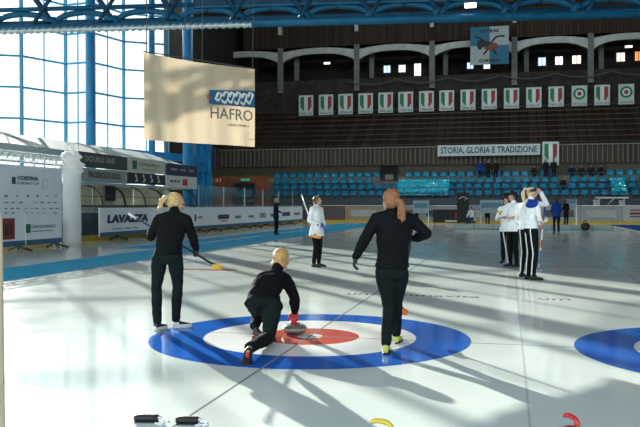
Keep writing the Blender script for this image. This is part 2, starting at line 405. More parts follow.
# lower concourse wall, steps for the seats, rear wall
bm = bmesh.new(); box(bm, XL, XR, 69.0, 69.3, 0, 2.1); tag(obj('wall_concourse', bm, mat('concourse_wall', (.06, .08, .10), .6)), 'low dark wall in front of the seats', None, None, 'structure')
bm = bmesh.new()
for k in range(4): box(bm, XL, XR, 69.3+.85*k, 73.0, 0 if k == 0 else 2.0+.58*(k-1), 2.0+.58*k)
tag(obj('stand_steps', bm, conc), 'concrete steps under the blue seats', None, None, 'structure')
bm = bmesh.new(); box(bm, XL, XR, 73.4, 73.7, 3.7, 5.4); tag(obj('wall_rear', bm, beige), 'beige wall behind the blue seats', None, None, 'structure')
bm = bmesh.new(); box(bm, XL, XR, 72.6, 72.85, 5.2, 6.85); tag(obj('wall_parapet', bm, wood_slat), 'slatted timber parapet of the upper tier', None, None, 'structure')
pp = bpy.data.objects['wall_parapet']; bm = bmesh.new()
x = XL
while x < XR: box(bm, x, x+.07, 72.52, 72.6, 5.25, 6.8); x += .42
part('battens', bm, mat('pale_batten', (.17, .155, .13), .6), pp, label='paler upright battens')
bm = bmesh.new(); box(bm, XL, XR, 72.5, 72.95, 6.8, 6.92); part('coping', bm, conc, pp)
bm = bmesh.new()
for j in range(10): box(bm, XL, XR, 73.7+1.1*j, 85.5, 5.4 if j == 0 else 5.2+.62*j, 5.82+.62*j)
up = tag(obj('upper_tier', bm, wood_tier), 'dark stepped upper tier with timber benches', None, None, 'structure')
bm = bmesh.new()
for j in range(10): box(bm, XL, XR, 74.0+1.1*j, 74.35+1.1*j, 5.82+.62*j+.3, 5.82+.62*j+.36)
part('bench_rows', bm, mat('bench_wood', (.075, .045, .026), .5), up, label='brown bench rows')
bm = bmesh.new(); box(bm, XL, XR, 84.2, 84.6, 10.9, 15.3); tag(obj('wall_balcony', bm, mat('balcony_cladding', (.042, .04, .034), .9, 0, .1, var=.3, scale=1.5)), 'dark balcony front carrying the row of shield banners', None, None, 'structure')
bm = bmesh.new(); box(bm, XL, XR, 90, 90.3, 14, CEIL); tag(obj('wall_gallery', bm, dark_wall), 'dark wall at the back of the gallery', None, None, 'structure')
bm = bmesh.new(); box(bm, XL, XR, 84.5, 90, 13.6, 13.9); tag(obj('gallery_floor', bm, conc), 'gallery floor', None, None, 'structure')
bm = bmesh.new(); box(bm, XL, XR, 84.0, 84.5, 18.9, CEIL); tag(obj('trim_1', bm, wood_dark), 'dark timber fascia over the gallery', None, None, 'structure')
# support posts below the balcony
for k, px in enumerate((357, 440, 514, 600, 236, 281)):
    p = PT(px, 120, 84); bm = bmesh.new(); box(bm, p.x-.3, p.x+.3, 83.6, 84.15, 9.5, 11.0); tag(obj('trim_%d' % (k+20), bm, conc), 'grey post under the balcony', None, None, 'structure')
# gallery columns with arched beams
gx = [PT(px, 70, 84).x for px in (205, 281, 357, 432, 514, 590, 668)]
for k, x in enumerate(gx):
    c = empty('gallery_column', (x, 84.0, 13.9), 'pale concrete gallery column, number %s from the left' % ('one two three four five six seven'.split()[k]), 'column', 'concrete columns of the gallery')
    bm = bmesh.new(); box(bm, x-.29, x+.29, 83.7, 84.15, 13.9, 18.9); part('shaft', bm, conc, c)
    bm = bmesh.new(); box(bm, x+1.0, x+1.5, 86.0, 86.5, 13.9, 18.9); part('rear_post', bm, conc, c)
    bm = bmesh.new(); box(bm, x-.2, x+.2, 83.5, 83.98, 20.3, 21.2); part('hanger', bm, conc_pale, c)
for k, (xa, xb) in enumerate(zip(gx, gx[1:])):
    n = 12; top = []; bot = []
    for i in range(n+1):
        t = i/n; x = xa+(xb-xa)*t; e = abs(2*t-1)
        top.append(Vector((x, 83.75, 18.75-.40*e**2))); bot.append(Vector((x, 83.75, 18.10-.95*e**3)))
    bm = bmesh.new()
    for i in range(n):
        slab_poly(bm, [bot[i], bot[i+1], top[i+1], top[i]], Vector((0, -1, 0)), .5)
    bmesh.ops.remove_doubles(bm, verts=bm.verts, dist=.001)
    solo('arched_beam', bm, conc_pale, (xa, 83.75, 18), 'white arched beam over the gallery, bay %s from the left' % ('one two three four five six'.split()[k]), 'beam', 'arched beams of the gallery')
# small bright windows at the back of the gallery
lit = {c: mat('daylit_pane_'+c, v, .4, emit=s, var=.05) for c, v, s in (('white', (.75, .85, 1), .9), ('orange', (.9, .32, .10), .55), ('warm', (.95, .85, .72), .8), ('blue', (.45, .6, 1), .8))}
for k, (px, py, wd, hh, c) in enumerate(((387, 69.5, 6.5, 7, 'blue'), (402, 69, 6.5, 7, 'white'), (417.5, 70, 6.5, 12, 'white'), (470, 66, 6, 6, 'blue'), (486.5, 66.5, 6, 5, 'white'), (541.5, 62, 7, 8, 'blue'), (558.5, 61, 7, 8, 'white'), (576, 60, 8, 8, 'warm'), (620, 57.5, 7.5, 8.5, 'warm'), (637.5, 56.5, 6, 9, 'orange'))):
    t = 89.9; p = PT(px, py, t); q = AT_T(px, t)/F_PX; a, b = wd*q/2, hh*q/2
    wn = empty('window_%d' % (k+20), p, 'small bright gallery window'); wn['kind'] = 'structure'
    bm = bmesh.new(); box(bm, p.x-a, p.x+a, t-.03, t, p.z-b, p.z+b); part('pane', bm, lit[c], wn)
    bm = bmesh.new()
    for (x0, x1, z0, z1) in ((-a-.08, a+.08, b, b+.08), (-a-.08, a+.08, -b-.08, -b), (-a-.08, -a, -b, b), (a, a+.08, -b, b), (-.03, .03, -b, b)):
        box(bm, p.x+x0, p.x+x1, t-.10, t, p.z+z0, p.z+z1)
    part('window_frame', bm, dark_metal, wn)
# lamps in the gallery
for px, py, lb in ((327, 63.5, 'small lit lamp in the gallery left of the bright windows'), (628, 47, 'small lit lamp under the gallery roof at the right edge')):
    p = PT(px, py, 88); bm = bmesh.new(); box(bm, -.35, .35, -.1, .1, -.1, .1)
    c = empty('gallery_lamp', p, lb, 'lamp'); obj('diffuser', bm, mat('lamp_glow', (1, .95, .8), .4, emit=.9, var=.02), c)
    bm = bmesh.new(); box(bm, -.4, .4, -.13, .13, .1, .16); bar(bm, (0, 0, .15), (0, 0, CEIL-p.z-.02), .03); obj('bracket', bm, dark_metal, c)
# doorway in the beige wall
a = PT(380.5, 182, 73.35); b = PT(398, 164, 73.35); d1 = empty('door_1', (a.x, 73.3, a.z), 'dark doorway between the two blocks of blue seats'); d1['kind'] = 'structure'
bm = bmesh.new(); box(bm, a.x, b.x, 73.28, 73.38, a.z-1.0, b.z); part('door_leaf', bm, mat('door_dark', (.022, .018, .016), .6), d1)
bm = bmesh.new(); box(bm, a.x+.45, b.x-.45, 73.25, 73.28, a.z+.2, a.z+.75); part('door_notice', bm, mat('notice_paper', (.25, .23, .2), .7), d1)
bm = bmesh.new(); box(bm, a.x-.1, a.x, 73.22, 73.4, a.z-1, b.z+.1); box(bm, b.x, b.x+.1, 73.22, 73.4, a.z-1, b.z+.1); box(bm, a.x, b.x, 73.22, 73.4, b.z, b.z+.1); part('door_frame', bm, conc, d1)
# brick wall with doors and exit sign left of the seats
a = PT(216, 205, 67.5); b = PT(268, 176, 67.5)
bm = bmesh.new(); box(bm, a.x, b.x, 67.5, 67.9, 0, b.z); tag(obj('wall_brick', bm, brick), 'terracotta wall with glass doors left of the seats', None, None, 'structure')
d2 = empty('door_2', ((a.x+b.x)/2, 67.4, 0), 'glazed double door in the terracotta wall'); d2['kind'] = 'structure'
c = PT(234, 190, 67.4); e = PT(256, 183, 67.4)
for k in range(2):
    x0 = c.x+(e.x-c.x)/2*k; x1 = x0+(e.x-c.x)/2-.08
    bm = bmesh.new(); box(bm, x0, x1, 67.36, 67.4, .2, e.z); f = part('door_leaf', bm, mat('door_glass_dark', (.03, .05, .055), .12), d2)
    bm = bmesh.new()
    for q in ((x0, x0+.09), (x1-.09, x1)): box(bm, q[0], q[1], 67.3, 67.36, .2, e.z)
    box(bm, x0, x1, 67.3, 67.36, e.z-.09, e.z); box(bm, x0, x1, 67.3, 67.36, 1.2, 1.3); part('door_rail', bm, dark_metal, f)
def wall_sign(px0, py0, px1, py1, t, m, label, txt=None, tm=None, cat='sign', name='wall_sign'):
    a = PT(px0, py1, t); b = PT(px1, py0, t); bm = bmesh.new(); box(bm, a.x, b.x, t-.06, t, a.z, b.z)
    s = empty(name, ((a.x+b.x)/2, t, a.z), label, cat); part('panel', bm, m, s)
    if txt: text('lettering', txt, (b.z-a.z)*.8, tm, plane_M(((a.x+b.x)/2, t-.065, (a.z+b.z)/2), (1, 0, 0)), s, width=(b.x-a.x)*.8)
    return s
wall_sign(241, 178.5, 250, 181, 67.4, mat('exit_green', (.03, .30, .16), .5, emit=.25), 'small green sign above the glazed doors in the terracotta wall')
wall_sign(216.5, 177, 221.5, 184, 67.4, red_ink, 'small red sign at the left end of the terracotta wall', 'II', white)
wall_sign(236, 190, 252, 197, 67.2, mat('notice_blue', (.07, .16, .20), .5), 'bluish poster on the terracotta wall beside the doors')
wall_sign(243, 199, 254, 202, 67.2, mat('notice_pink', (.30, .12, .10), .5), 'low reddish notice on the terracotta wall')
# ---- seats
seat_mat = mat('blue_seat_plastic', (.015, .42, .66), .28, 0, .6, .25, 1.3)
def seat_mesh():
    bm = bmesh.new(); w = .33
    prof = [(-.22, .40), (-.20, .43), (0, .415), (.16, .41), (.22, .45), (.25, .60), (.28, .80), (.27, .83)]
    rows = []
    for i, (y, z) in enumerate(prof):
        rows.append([bm.verts.new((x*w*(1.0 if i < 6 else .92), y+.03*(1-(x)**2) if i > 4 else y, z+.03*x*x)) for x in (-1, -.6, 0, .6, 1)])
    for r0, r1 in zip(rows, rows[1:]):
        for k in range(4): bm.faces.new((r0[k], r0[k+1], r1[k+1], r1[k]))
    bmesh.ops.solidify(bm, geom=bm.faces[:], thickness=.025)
    box(bm, -.05, .05, -.1, .1, 0, .40); box(bm, -.2, .2, -.14, .14, .37, .41)
    bmesh.ops.recalc_face_normals(bm, faces=bm.faces)
    me = bpy.data.meshes.new('stadium_seat'); bm.to_mesh(me); bm.free()
    for p in me.polygons: p.use_smooth = True
    me.materials.append(seat_mat); return me
SM = seat_mesh(); RN = ['bottom', 'second', 'third', 'top']
for r in range(4):
    t = 69.75+.85*r; z = 2.0+.58*r
    for blk, p0, p1 in (('left', 274, 376 if r > 1 else 400), ('right', 405 if r > 1 else 402, 646)):
        x = PT(p0, 190, t).x+.3; x1 = PT(p1, 190, t).x
        while x < x1:
            if not (blk == 'right' and r >= 2 and PT(560, 190, t).x < x < PT(566, 190, t).x):
                o = link('stadium_seat', SM, None, (x, t, z))
                tag(o, 'blue plastic stadium seat in the %s row of the %s block of the back stand' % (RN[r], blk), 'seat', 'blue seats, %s row, %s block' % (RN[r], blk))
            x += .80
# blue railing in front of the seats
bm = bmesh.new(); z0 = 2.1
for z in (2.55, 3.05): bar(bm, (XL, 69.1, z), (XR, 69.1, z), .035)
x = XL
rail = tag(empty('stand_railing', (0, 69.1, 2.1), 'blue metal railing along the front of the seats', 'railing'))
part('rail', bm, blue_dark, rail)
while x < XR:
    if x > -24:
        bm = bmesh.new(); bar(bm, (x, 69.1, z0), (x, 69.1, 3.05), .03); part('post', bm, blue_dark, rail)
    x += 2.0
# ---- banners with shields along the balcony
cloth_w = mat('white_banner_cloth', (.62, .72, .70), .8, trans=.15)
f_green, f_red, f_white = mat('flag_green', (.02, .20, .10), .7), mat('flag_red', (.30, .04, .04), .7), mat('flag_white', (.72, .78, .76), .7)
YEARS = ['1931-32', '1956-57', '1958-59', '1960-61', '1961-62', '1963-64', '1964-65', '1965-66', '1966-67', '1967-68', '1969-70', '1970-71', '1971-72', '1972-73', '1973-74', '1973-74']
FX = [306, 326, 345.5, 365.5, 385.5, 405.5, 426.3, 446.5, 467.7, 489, 511.2, 533.5, 555.8, 579, 601.7, 625.8]
ORD = 'first second third fourth fifth sixth seventh eighth ninth tenth eleventh twelfth thirteenth fourteenth fifteenth sixteenth'.split()
def shield_banner(c, W, H, year, label, roundel=False, group='shield banners along the balcony'):
    b = empty('shield_banner', c, label, 'banner', group)
    bm = bmesh.new(); box(bm, -W/2, W/2, 0, .03, -H/2, H/2); obj('cloth', bm, cloth_w, b)
    bm = bmesh.new(); bar(bm, (-W/2-.05, .02, H/2), (W/2+.05, .02, H/2), .03); obj('hanging_rod', bm, dark_metal, b)
    if roundel:
        em = empty('roundel', (0, 0, 0)); bpy.data.objects.remove(em)
        for nm, m, r, y in (('green_ring', f_green, .40*W, -.012), ('white_ring', f_white, .26*W, -.018), ('red_disc', f_red, .14*W, -.024)):
            bm = bmesh.new(); slab_poly(bm, [Vector((r*math.cos(2*PI*k/32), y, .10*H+r*math.sin(2*PI*k/32))) for k in range(32)][::1], Vector((0, -1, 0)), .01); obj(nm, bm, m, b)
    else:
        def edge(x): return .40*H-.72*H+(abs(x)/(.38*W))**2*.26*H           # bottom outline of the shield
        for nm, m, x0, x1 in (('green_field', f_green, -.38*W, -.127*W), ('white_field', f_white, -.127*W, .127*W), ('red_field', f_red, .127*W, .38*W)):
            pts = [Vector((x0, -.012, .40*H)), Vector((x1, -.012, .40*H))]
            for k in range(7):
                x = x1+(x0-x1)*k/6; pts.append(Vector((x, -.012, edge(x))))
            bm = bmesh.new(); slab_poly(bm, pts[::-1], Vector((0, -1, 0)), .01); obj(nm, bm, m, b)
    text('lettering', year, .16*H, navy_ink, plane_M(Vector(c)+Vector((0, -.012, -.41*H)), (1, 0, 0)), b, width=.8*W)
    return b
for k, (px, yr) in enumerate(zip(FX, YEARS)):
    py = 105.5-(px-306)*.0352; t = 83.5; p = PT(px, py, t); q = AT_T(px, t)/F_PX
    rd = k in (13, 15)
    shield_banner(p, 14.8*q, 20.5*q, yr, ('white banner with green, white and red roundel, ' if rd else 'white banner with green, white and red shield, ')+ORD[k]+' from the left on the balcony', rd)
p = PT(550.5, 153.5, 72.3); q = AT_T(550, 72.3)/F_PX
shield_banner(p, 16*q, 24*q, '2006-07', 'large shield banner at the right end of the long lettered banner', False, None)
# scalloped net edge above the shields
for k in range(8):
    xa = XL+12+k*5.4; bm = bmesh.new(); path(bm, [(xa+.1+5.2*i/8, 83.3, 14.9-.45*(1-(2*i/8-1)**2)) for i in range(9)], .05, 6, 3)
    solo('net_rope', bm, mat('net_grey', (.10, .10, .09), .8), (xa, 83.3, 15), 'grey sagging edge of the net above the shield banners', 'net', 'sagging net edges above the shield banners')
# long lettered banner
a = PT(437.5, 156.3, 72.35); b = PT(540, 154.2, 72.35); h1 = PT(437.5, 145.5, 72.35).z
sb = empty('long_banner', ((a.x+b.x)/2, 72.35, a.z), 'long white banner with dark blue capitals on the timber parapet', 'banner')
bm = bmesh.new(); box(bm, a.x, b.x, 72.35, 72.40, a.z, h1); part('cloth', bm, cloth_w, sb)
text('lettering', 'STORIA, GLORIA E TRADIZIONE', .8, navy_ink, plane_M(((a.x+b.x)/2, 72.33, (a.z+h1)/2), (1, 0, 0)), sb, width=(b.x-a.x)*.94, bold=.012)
# supporters' banner at the top
t = 82.0; a = PT(470, 65.5, t); b = PT(508.5, 26, t); W = b.x-a.x; H = b.z-a.z; ct = Vector(((a.x+b.x)/2, t, (a.z+b.z)/2))
ub = empty('supporters_banner', ct, 'blue and white quartered banner hanging at the top centre right', 'banner')
cb, cw = mat('banner_blue', (.012, .12, .21), .7), mat('banner_white', (.30, .36, .36), .7)
for nm, m, x0, x1, z0, z1 in (('blue_quarter', cb, -W/2, 0, 0, H/2), ('white_quarter', cw, 0, W/2, 0, H/2), ('white_quarter', cw, -W/2, 0, -H/2, 0), ('blue_quarter', cb, 0, W/2, -H/2, 0)):
    bm = bmesh.new(); box(bm, x0, x1, 0, .05, z0, z1); obj(nm, bm, m, ub)
dk = mat('emblem_dark', (.015, .018, .022), .7); bn = mat('emblem_brown', (.16, .05, .03), .7)
bm = bmesh.new(); ball(bm, (.15, -.02, -.1), (.75, .03, .42)); em = obj('emblem', bm, bn, ub)
bm = bmesh.new(); ball(bm, (-.35, -.03, .15), (.55, .03, .32)); ball(bm, (-.95, -.03, .1), (.3, .03, .5))
for pts in (((-.5, .3), (-.9, .75), (-1.4, .95)), ((.2, .3), (.7, .85), (1.5, .9)), ((-.2, -.4), (-.6, -.9)), ((.3, -.4), (.7, -.9))):
    path(bm, [(x, -.03, z) for x, z in pts], .09, 6)
obj('emblem_limbs', bm, dk, em)
text('lettering', 'ULTRAS', .42, dk, plane_M(ct+Vector((0, -.03, H*.38)), (1, 0, 0)), ub, width=W*.48, bold=.02)
text('lettering', 'CORTINA', .42, dk, plane_M(ct+Vector((0, -.03, -H*.40)), (1, 0, 0)), ub, width=W*.55, bold=.02)
for cx in (-W*.25, W*.4):
    bm = bmesh.new(); bar(bm, (cx, .02, H/2), (cx, .02, CEIL-ct.z-.02), .03); obj('hanging_cord', bm, dark_metal, ub)

# ================================================================== ROOF TRUSS
LA, LB = U(0, HOR, 30), U(640, HOR, 27.5); LA.z = LB.z = 0
TD = (LB-LA).normalized(); TN = Vector((-TD.y, TD.x, 0)); TL = (LB-LA).length
tr = empty('roof_truss', LA+Vector((0, 0, 8)), 'blue tubular steel roof truss crossing the top of the hall', 'roof truss')
ZT = 8.21; A0 = LA-TD*14; A1 = LB+TD*10; zz = Vector((0, 0, 1))
bm = bmesh.new(); bar(bm, A0+zz*ZT, A1+zz*ZT, .15, 14); part('bottom_chord', bm, truss_blue, tr, True)
B0, B1 = A0+TN*1.8, A1+TN*1.8
bm = bmesh.new(); bar(bm, B0+zz*(ZT+.62), B1+zz*(ZT+.62), .12, 12); part('rear_chord', bm, truss_dark, tr, True)
bm = bmesh.new(); bar(bm, A0+TN*.9+zz*(ZT+2.7), A1+TN*.9+zz*(ZT+2.7), .18, 12); part('top_chord', bm, truss_blue, tr, True)
step = 70*28.7/F_PX; k0 = -5
for k in range(k0, 16):
    pn = LA+TD*(step*k+1.3)
    n0 = pn+zz*(ZT+.1); nb = pn+TN*1.8+zz*(ZT+.62); m0 = pn+TN*.9+zz*(ZT+2.7); m1 = m0+TD*step; mm = m0+TD*step*.5
    ar = lambda q: [nb, nb+TD*step*.10*q+zz*.17, nb+TD*step*.24*q+zz*.32, nb+TD*step*.5*q+zz*.40]
    for nm, pts, r in (('arch_brace', ar(1), .12), ('arch_brace', ar(-1), .12), ('web', [n0, n0.lerp(m0+TD*step*.5, .5), m0+TD*step*.5], .075), ('diagonal', [nb, nb.lerp(m0-TD*step*.5, .5), m0-TD*step*.5], .11), ('cross_tie', [n0, n0.lerp(nb, .5), nb], .085)):
        bm = bmesh.new(); path(bm, pts, r, 9, 3); part(nm, bm, truss_blue if nm == 'arch_brace' else truss_dark, tr, True)
    bm = bmesh.new(); ball(bm, nb, .27, seg=12, rings=7); part('node', bm, truss_blue, tr, True)
g0 = U(185, HOR, 29.5); g0.z = 0; g0 = LA+TD*(g0-LA).dot(TD)+TN*1.8; g1 = B1.copy()
bm = bmesh.new(); beam(bm, g0+zz*(ZT+1.55), g1+zz*(ZT+1.55), .16, 1.05); part('plate_girder', bm, truss_dark, tr)
bm = bmesh.new(); beam(bm, g0-TN*.1+zz*(ZT+1.05), g1-TN*.1+zz*(ZT+1.05), .3, .07); part('girder_flange', bm, truss_blue, tr)
bm = bmesh.new(); bar(bm, B0+zz*(ZT+1.2), g0+zz*(ZT+1.2), .09, 10); part('rear_tie', bm, truss_blue, tr, True)
# grey pleated duct along the chord
bm = bmesh.new(); a = U(-30, 33, 29.7); b = U(252, 25.2, 28.7); n = 150; R = []
for k in range(n+1):
    p = a.lerp(b, k/n); r = .10+.028*math.sin(k*PI*.55); R.append((p, Vector((0, 0, r)), TN*r))
loft(bm, R, 10); solo('pleated_duct', bm, mat('silver_duct', (.45, .50, .52), .4, .4), (a+b)/2, 'silver pleated duct running along the roof truss at the top left', 'duct', smooth=True)
# lit lamp in the truss
p = U(470, 6, 28); lp = empty('roof_lamp', p, 'small lit white lamp hanging in the roof truss at the top', 'lamp')
bm = bmesh.new(); box(bm, -.2, .2, -.12, .12, -.06, .06); obj('diffuser', bm, mat('lamp_glow_white', (.85, 1, .95), .4, emit=1.6, var=.02), lp)
bm = bmesh.new(); box(bm, -.24, .24, -.15, .15, .06, .11); bar(bm, (0, 0, .1), (0, 0, .9), .025); obj('housing', bm, dark_metal, lp)

# unseen fill lights added above the frame to brighten the back stand
for i, x in enumerate((-19, -9, 1, 11)):
    al = bpy.data.lights.new('stand_fill', 'POINT'); al.shadow_soft_size = .4; al.energy = FILL_W; al.color = (.84, .95, 1)
    ao = bpy.data.objects.new('stand_fill', al); COL.objects.link(ao); ao.location = (x, 61, 20.2)
# crumpled film added over the lower seats, sunlit sparkle put into its cyan
film = mat('sun_sparkle_blue_film', (.005, .40, .54), .16, 0, .8, .35, 3)
def sparkle_sheet(px0, px1, label):
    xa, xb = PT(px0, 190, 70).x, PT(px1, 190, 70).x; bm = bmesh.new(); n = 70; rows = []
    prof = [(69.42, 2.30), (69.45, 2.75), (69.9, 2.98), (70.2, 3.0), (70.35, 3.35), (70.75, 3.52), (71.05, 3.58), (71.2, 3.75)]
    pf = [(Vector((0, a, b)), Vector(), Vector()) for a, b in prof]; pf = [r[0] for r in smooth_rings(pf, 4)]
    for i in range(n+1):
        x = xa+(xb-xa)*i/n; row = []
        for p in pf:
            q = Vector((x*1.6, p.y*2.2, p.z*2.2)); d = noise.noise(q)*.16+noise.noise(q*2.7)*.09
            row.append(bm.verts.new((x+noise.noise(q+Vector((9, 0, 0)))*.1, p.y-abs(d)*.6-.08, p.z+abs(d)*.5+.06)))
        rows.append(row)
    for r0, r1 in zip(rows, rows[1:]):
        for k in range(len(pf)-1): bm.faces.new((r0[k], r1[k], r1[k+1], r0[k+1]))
    solo('sun_sparkle_sheet', bm, film, ((xa+xb)/2, 69.4, 2.1), label, 'plastic sheet', 'sheets coloured as sun sparkle over the lower seats')
sparkle_sheet(397, 449, 'crumpled plastic sheet with sun sparkle put into its bright blue, over the lower seats behind the auburn haired player')
sparkle_sheet(611, 626, 'small crumpled plastic sheet with sun sparkle put into its bright blue, over the lower seats at the right edge')
# ================================================================== LEFT SIDE: hanging banner, tent, dugout, boards
# ---- hanging cloth banner
BNR = 13.6
bl, brr = U(143.5, HOR, BNR), U(255, HOR, BNR*1.1235); bl.z = brr.z = 0
zt = [U(143.5, 53, BNR).z, U(255, 69.5, BNR*1.1235).z]; zb = [U(143.5, 140, BNR).z, U(255, 147, BNR*1.1235).z]
bd = (brr-bl).normalized(); bn_ = Vector((bd.y, -bd.x, 0)); BW = (brr-bl).length
hb = empty('hanging_banner', (bl+brr)/2+Vector((0, 0, zb[0])), 'large cream cloth banner hanging from the roof in front of the windows', 'banner')
cream = mat('cream_banner_cloth', (.50, .40, .285), .8, 0, .2, .06, 1.5, trans=.27)
bm = bmesh.new(); NX, NZ = 60, 16; rows = []
def bpt(u, v):
    fold = .02*math.sin(u*38+.6*math.sin(v*3))*(1-.6*v)+.028*math.sin(u*9+1)*(1-v*.5)
    z = (zb[0]*(1-u)+zb[1]*u)*(1-v)+(zt[0]*(1-u)+zt[1]*u)*v-.024*math.sin(PI*u)*v
    return bl+bd*BW*u+bn_*fold+Vector((0, 0, z))
for i in range(NX+1): rows.append([bm.verts.new(bpt(i/NX, j/NZ)) for j in range(NZ+1)])
for r0, r1 in zip(rows, rows[1:]):
    for j in range(NZ): bm.faces.new((r0[j], r1[j], r1[j+1], r0[j+1]))
part('cloth', bm, cream, hb, True)
def on_banner(u, v, off=.046): p = bpt(u, v); q = bl+bd*BW*u+bn_*off; return Vector((q.x, q.y, p.z))
logo_blue = mat('logo_blue', (.02, .12, .25), .7, trans=.25); logo_grey = mat('logo_grey', (.2, .18, .17), .7, trans=.2); logo_white = mat('logo_white', (.8, .8, .76), .7, trans=.3)
bm = bmesh.new()
slab_poly(bm, [on_banner(.55, .50), on_banner(.985, .50), on_banner(.985, .715), on_banner(.55, .67)], bn_, .004); lg = part('logo_block', bm, logo_blue, hb)
bm = bmesh.new()
for (u0, v0, u1, v1) in ((.60, .55, .66, .64), (.66, .53, .73, .66), (.72, .54, .78, .66), (.78, .53, .84, .67), (.84, .53, .90, .66), (.90, .55, .96, .68)):
    path(bm, [on_banner(u0, v0+.03, .054), on_banner((u0+u1)/2, v0, .054), on_banner(u1, v1-.02, .054), on_banner((u0+u1)/2, v1, .054), on_banner(u0+.015, v1-.05, .054)], .028, 6, 3)
part('logo_scrawl', bm, logo_white, lg)
bm = bmesh.new(); ball(bm, on_banner(.545, .585, .048), .034); part('logo_dot', bm, red_ink, hb)
c = on_banner(.76, .385, .048); upv = (on_banner(.76, .5)-on_banner(.76, .3)).normalized(); rv = on_banner(.95, .385)-on_banner(.55, .385+.0)
M = plane_M(c, Vector((rv.x, rv.y, rv.z))); text('lettering', 'HAFRO', .30, logo_grey, M, hb, width=BW*.40)
M = plane_M(on_banner(.82, .255, .048), Vector((rv.x, rv.y, rv.z))); text('lettering', 'GEROMIN', .065, logo_grey, M, hb, width=BW*.20)
bm = bmesh.new(); path(bm, [on_banner(.93, .17, .048), on_banner(.88, .14, .048), on_banner(.9, .10, .048), on_banner(.97, .09, .048)], .010, 6); part('logo_swirl', bm, logo_white, hb)
bm = bmesh.new()
for u in (.02, .35, .5, .98):
    p = bpt(u, 1.0); bar(bm, p, p+Vector((.1, 0, 7.5)), .006, 6)
bar(bm, bpt(0, 1)+Vector((0, 0, .02)), bpt(1, 1)+Vector((0, 0, .01)), .012, 6); part('hanging_cable', bm, dark_metal, hb)

# ---- white marquee
tent = empty('marquee', (-20, 34, 0), 'long white marquee tent with sloping roof behind the team benches', 'tent')
tent_cloth = mat('white_tent_cloth', (.46, .55, .58), .6, 0, .3, .06, 1.0, trans=.3)
t0, t1 = 12.0, 41.5; bm = bmesh.new()
for (xa, za, xb, zb_) in ((-17.95, 3.80, -20.2, 4.5), (-20.2, 4.5, -22.6, 3.80)):
    n = 10
    for i in range(n):
        ya, yb = t0+(t1-t0)*i/n, t0+(t1-t0)*(i+1)/n
        slab_poly(bm, [Vector((xa, ya, za)), Vector((xb, ya, zb_)), Vector((xb, yb, zb_)), Vector((xa, yb, za))], Vector((0, 0, 1)), .02)
bmesh.ops.remove_doubles(bm, verts=bm.verts, dist=.002)
part('roof', bm, tent_cloth, tent)
bm = bmesh.new(); box(bm, -17.97, -17.93, t0, t1, 3.45, 3.80); part('valance', bm, tent_cloth, tent)
bm = bmesh.new(); slab_poly(bm, [Vector((-17.95, t1, 3.3)), Vector((-22.6, t1, 3.3)), Vector((-22.6, t1, 3.80)), Vector((-20.2, t1, 4.5)), Vector((-17.95, t1, 3.80))], Vector((0, 1, 0)), .02); part('gable', bm, tent_cloth, tent)
for y in (13, 20, 27, 34, 41):
    for x in (-19.9, -22.5):
        bm = bmesh.new(); bar(bm, (x, y, 0), (x, y, 3.75 if x < -21 else 4.35), .05); part('pole', bm, alu, tent)
for y in (20, 24, 28, 34):
    bm = bmesh.new(); bar(bm, (-17.95, y, 3.83), (-20.2, y, 4.53), .025); part('roof_rib', bm, alu, tent)

# ---- backdrop wall with sponsor prints, gantry and wrapped tower
print_white = mat('printed_white_panel', (.74, .82, .88), .6, 0, .4, .04, 1)
XB = -15.9
bp0, bp1 = PS(-60, 200, XB).y, PS(61.5, 200, XB).y
bk = empty('press_backdrop', (XB, (bp0+bp1)/2, 0), 'white printed backdrop wall with rows of small sponsor marks at the left edge', 'backdrop')
bm = bmesh.new(); box(bm, XB-.12, XB, bp0, bp1, 1.0, 2.85); part('panel', bm, print_white, bk)
bm = bmesh.new()
for y in (bp0+.1, bp1-.1): bar(bm, (XB-.2, y, 0), (XB-.2, y, 2.9), .05)
part('frame', bm, alu, bk)
def left_text(nm, body, px, py, x, hpx, wpx, m, parent, bold=0.0, shear=0.0):
    p = PS(px, py, x); d = AT_S(px, x); a = PS(px-wpx/2, py, x); b = PS(px+wpx/2, py, x)
    return text(nm, body, hpx*d/F_PX*1.35, m, plane_M(p+Vector((.012, 0, 0)), (0, 1, 0)), parent, bold=bold, shear=shear, width=abs(b.y-a.y))
def left_patch(nm, px0, py0, px1, py1, x, m, parent, th=.01):
    a = PS(px0, (py0+py1)/2, x); b = PS(px1, (py0+py1)/2, x); pm = (px0+px1)/2; zz0 = PS(pm, py1, x).z; zz1 = PS(pm, py0, x).z
    bm = bmesh.new(); box(bm, x, x+th, min(a.y, b.y), max(a.y, b.y), zz0, zz1); return part(nm, bm, m, parent)
left_text('lettering', 'CORTINA', 28, 178.5, XB, 3.6, 21, grey_ink, bk, .012); left_text('lettering', 'CURLING CUP', 28, 183.5, XB, 2.6, 22, grey_ink, bk)
o = left_patch('crest', 12, 177, 15.5, 184, XB, navy_ink, bk); o['label'] = 'small dark crest'
ring = bmesh.new(); c = PS(45, 184, XB)
for k in range(16):
    a1, a2 = 2*PI*k/16, 2*PI*(k+1)/16; bar(ring, c+Vector((.01, .17*math.cos(a1), .2*math.sin(a1))), c+Vector((.01, .17*math.cos(a2), .2*math.sin(a2))), .012, 5)
part('round_emblem', ring, mat('faint_grey_print', (.45, .50, .53), .6), bk)
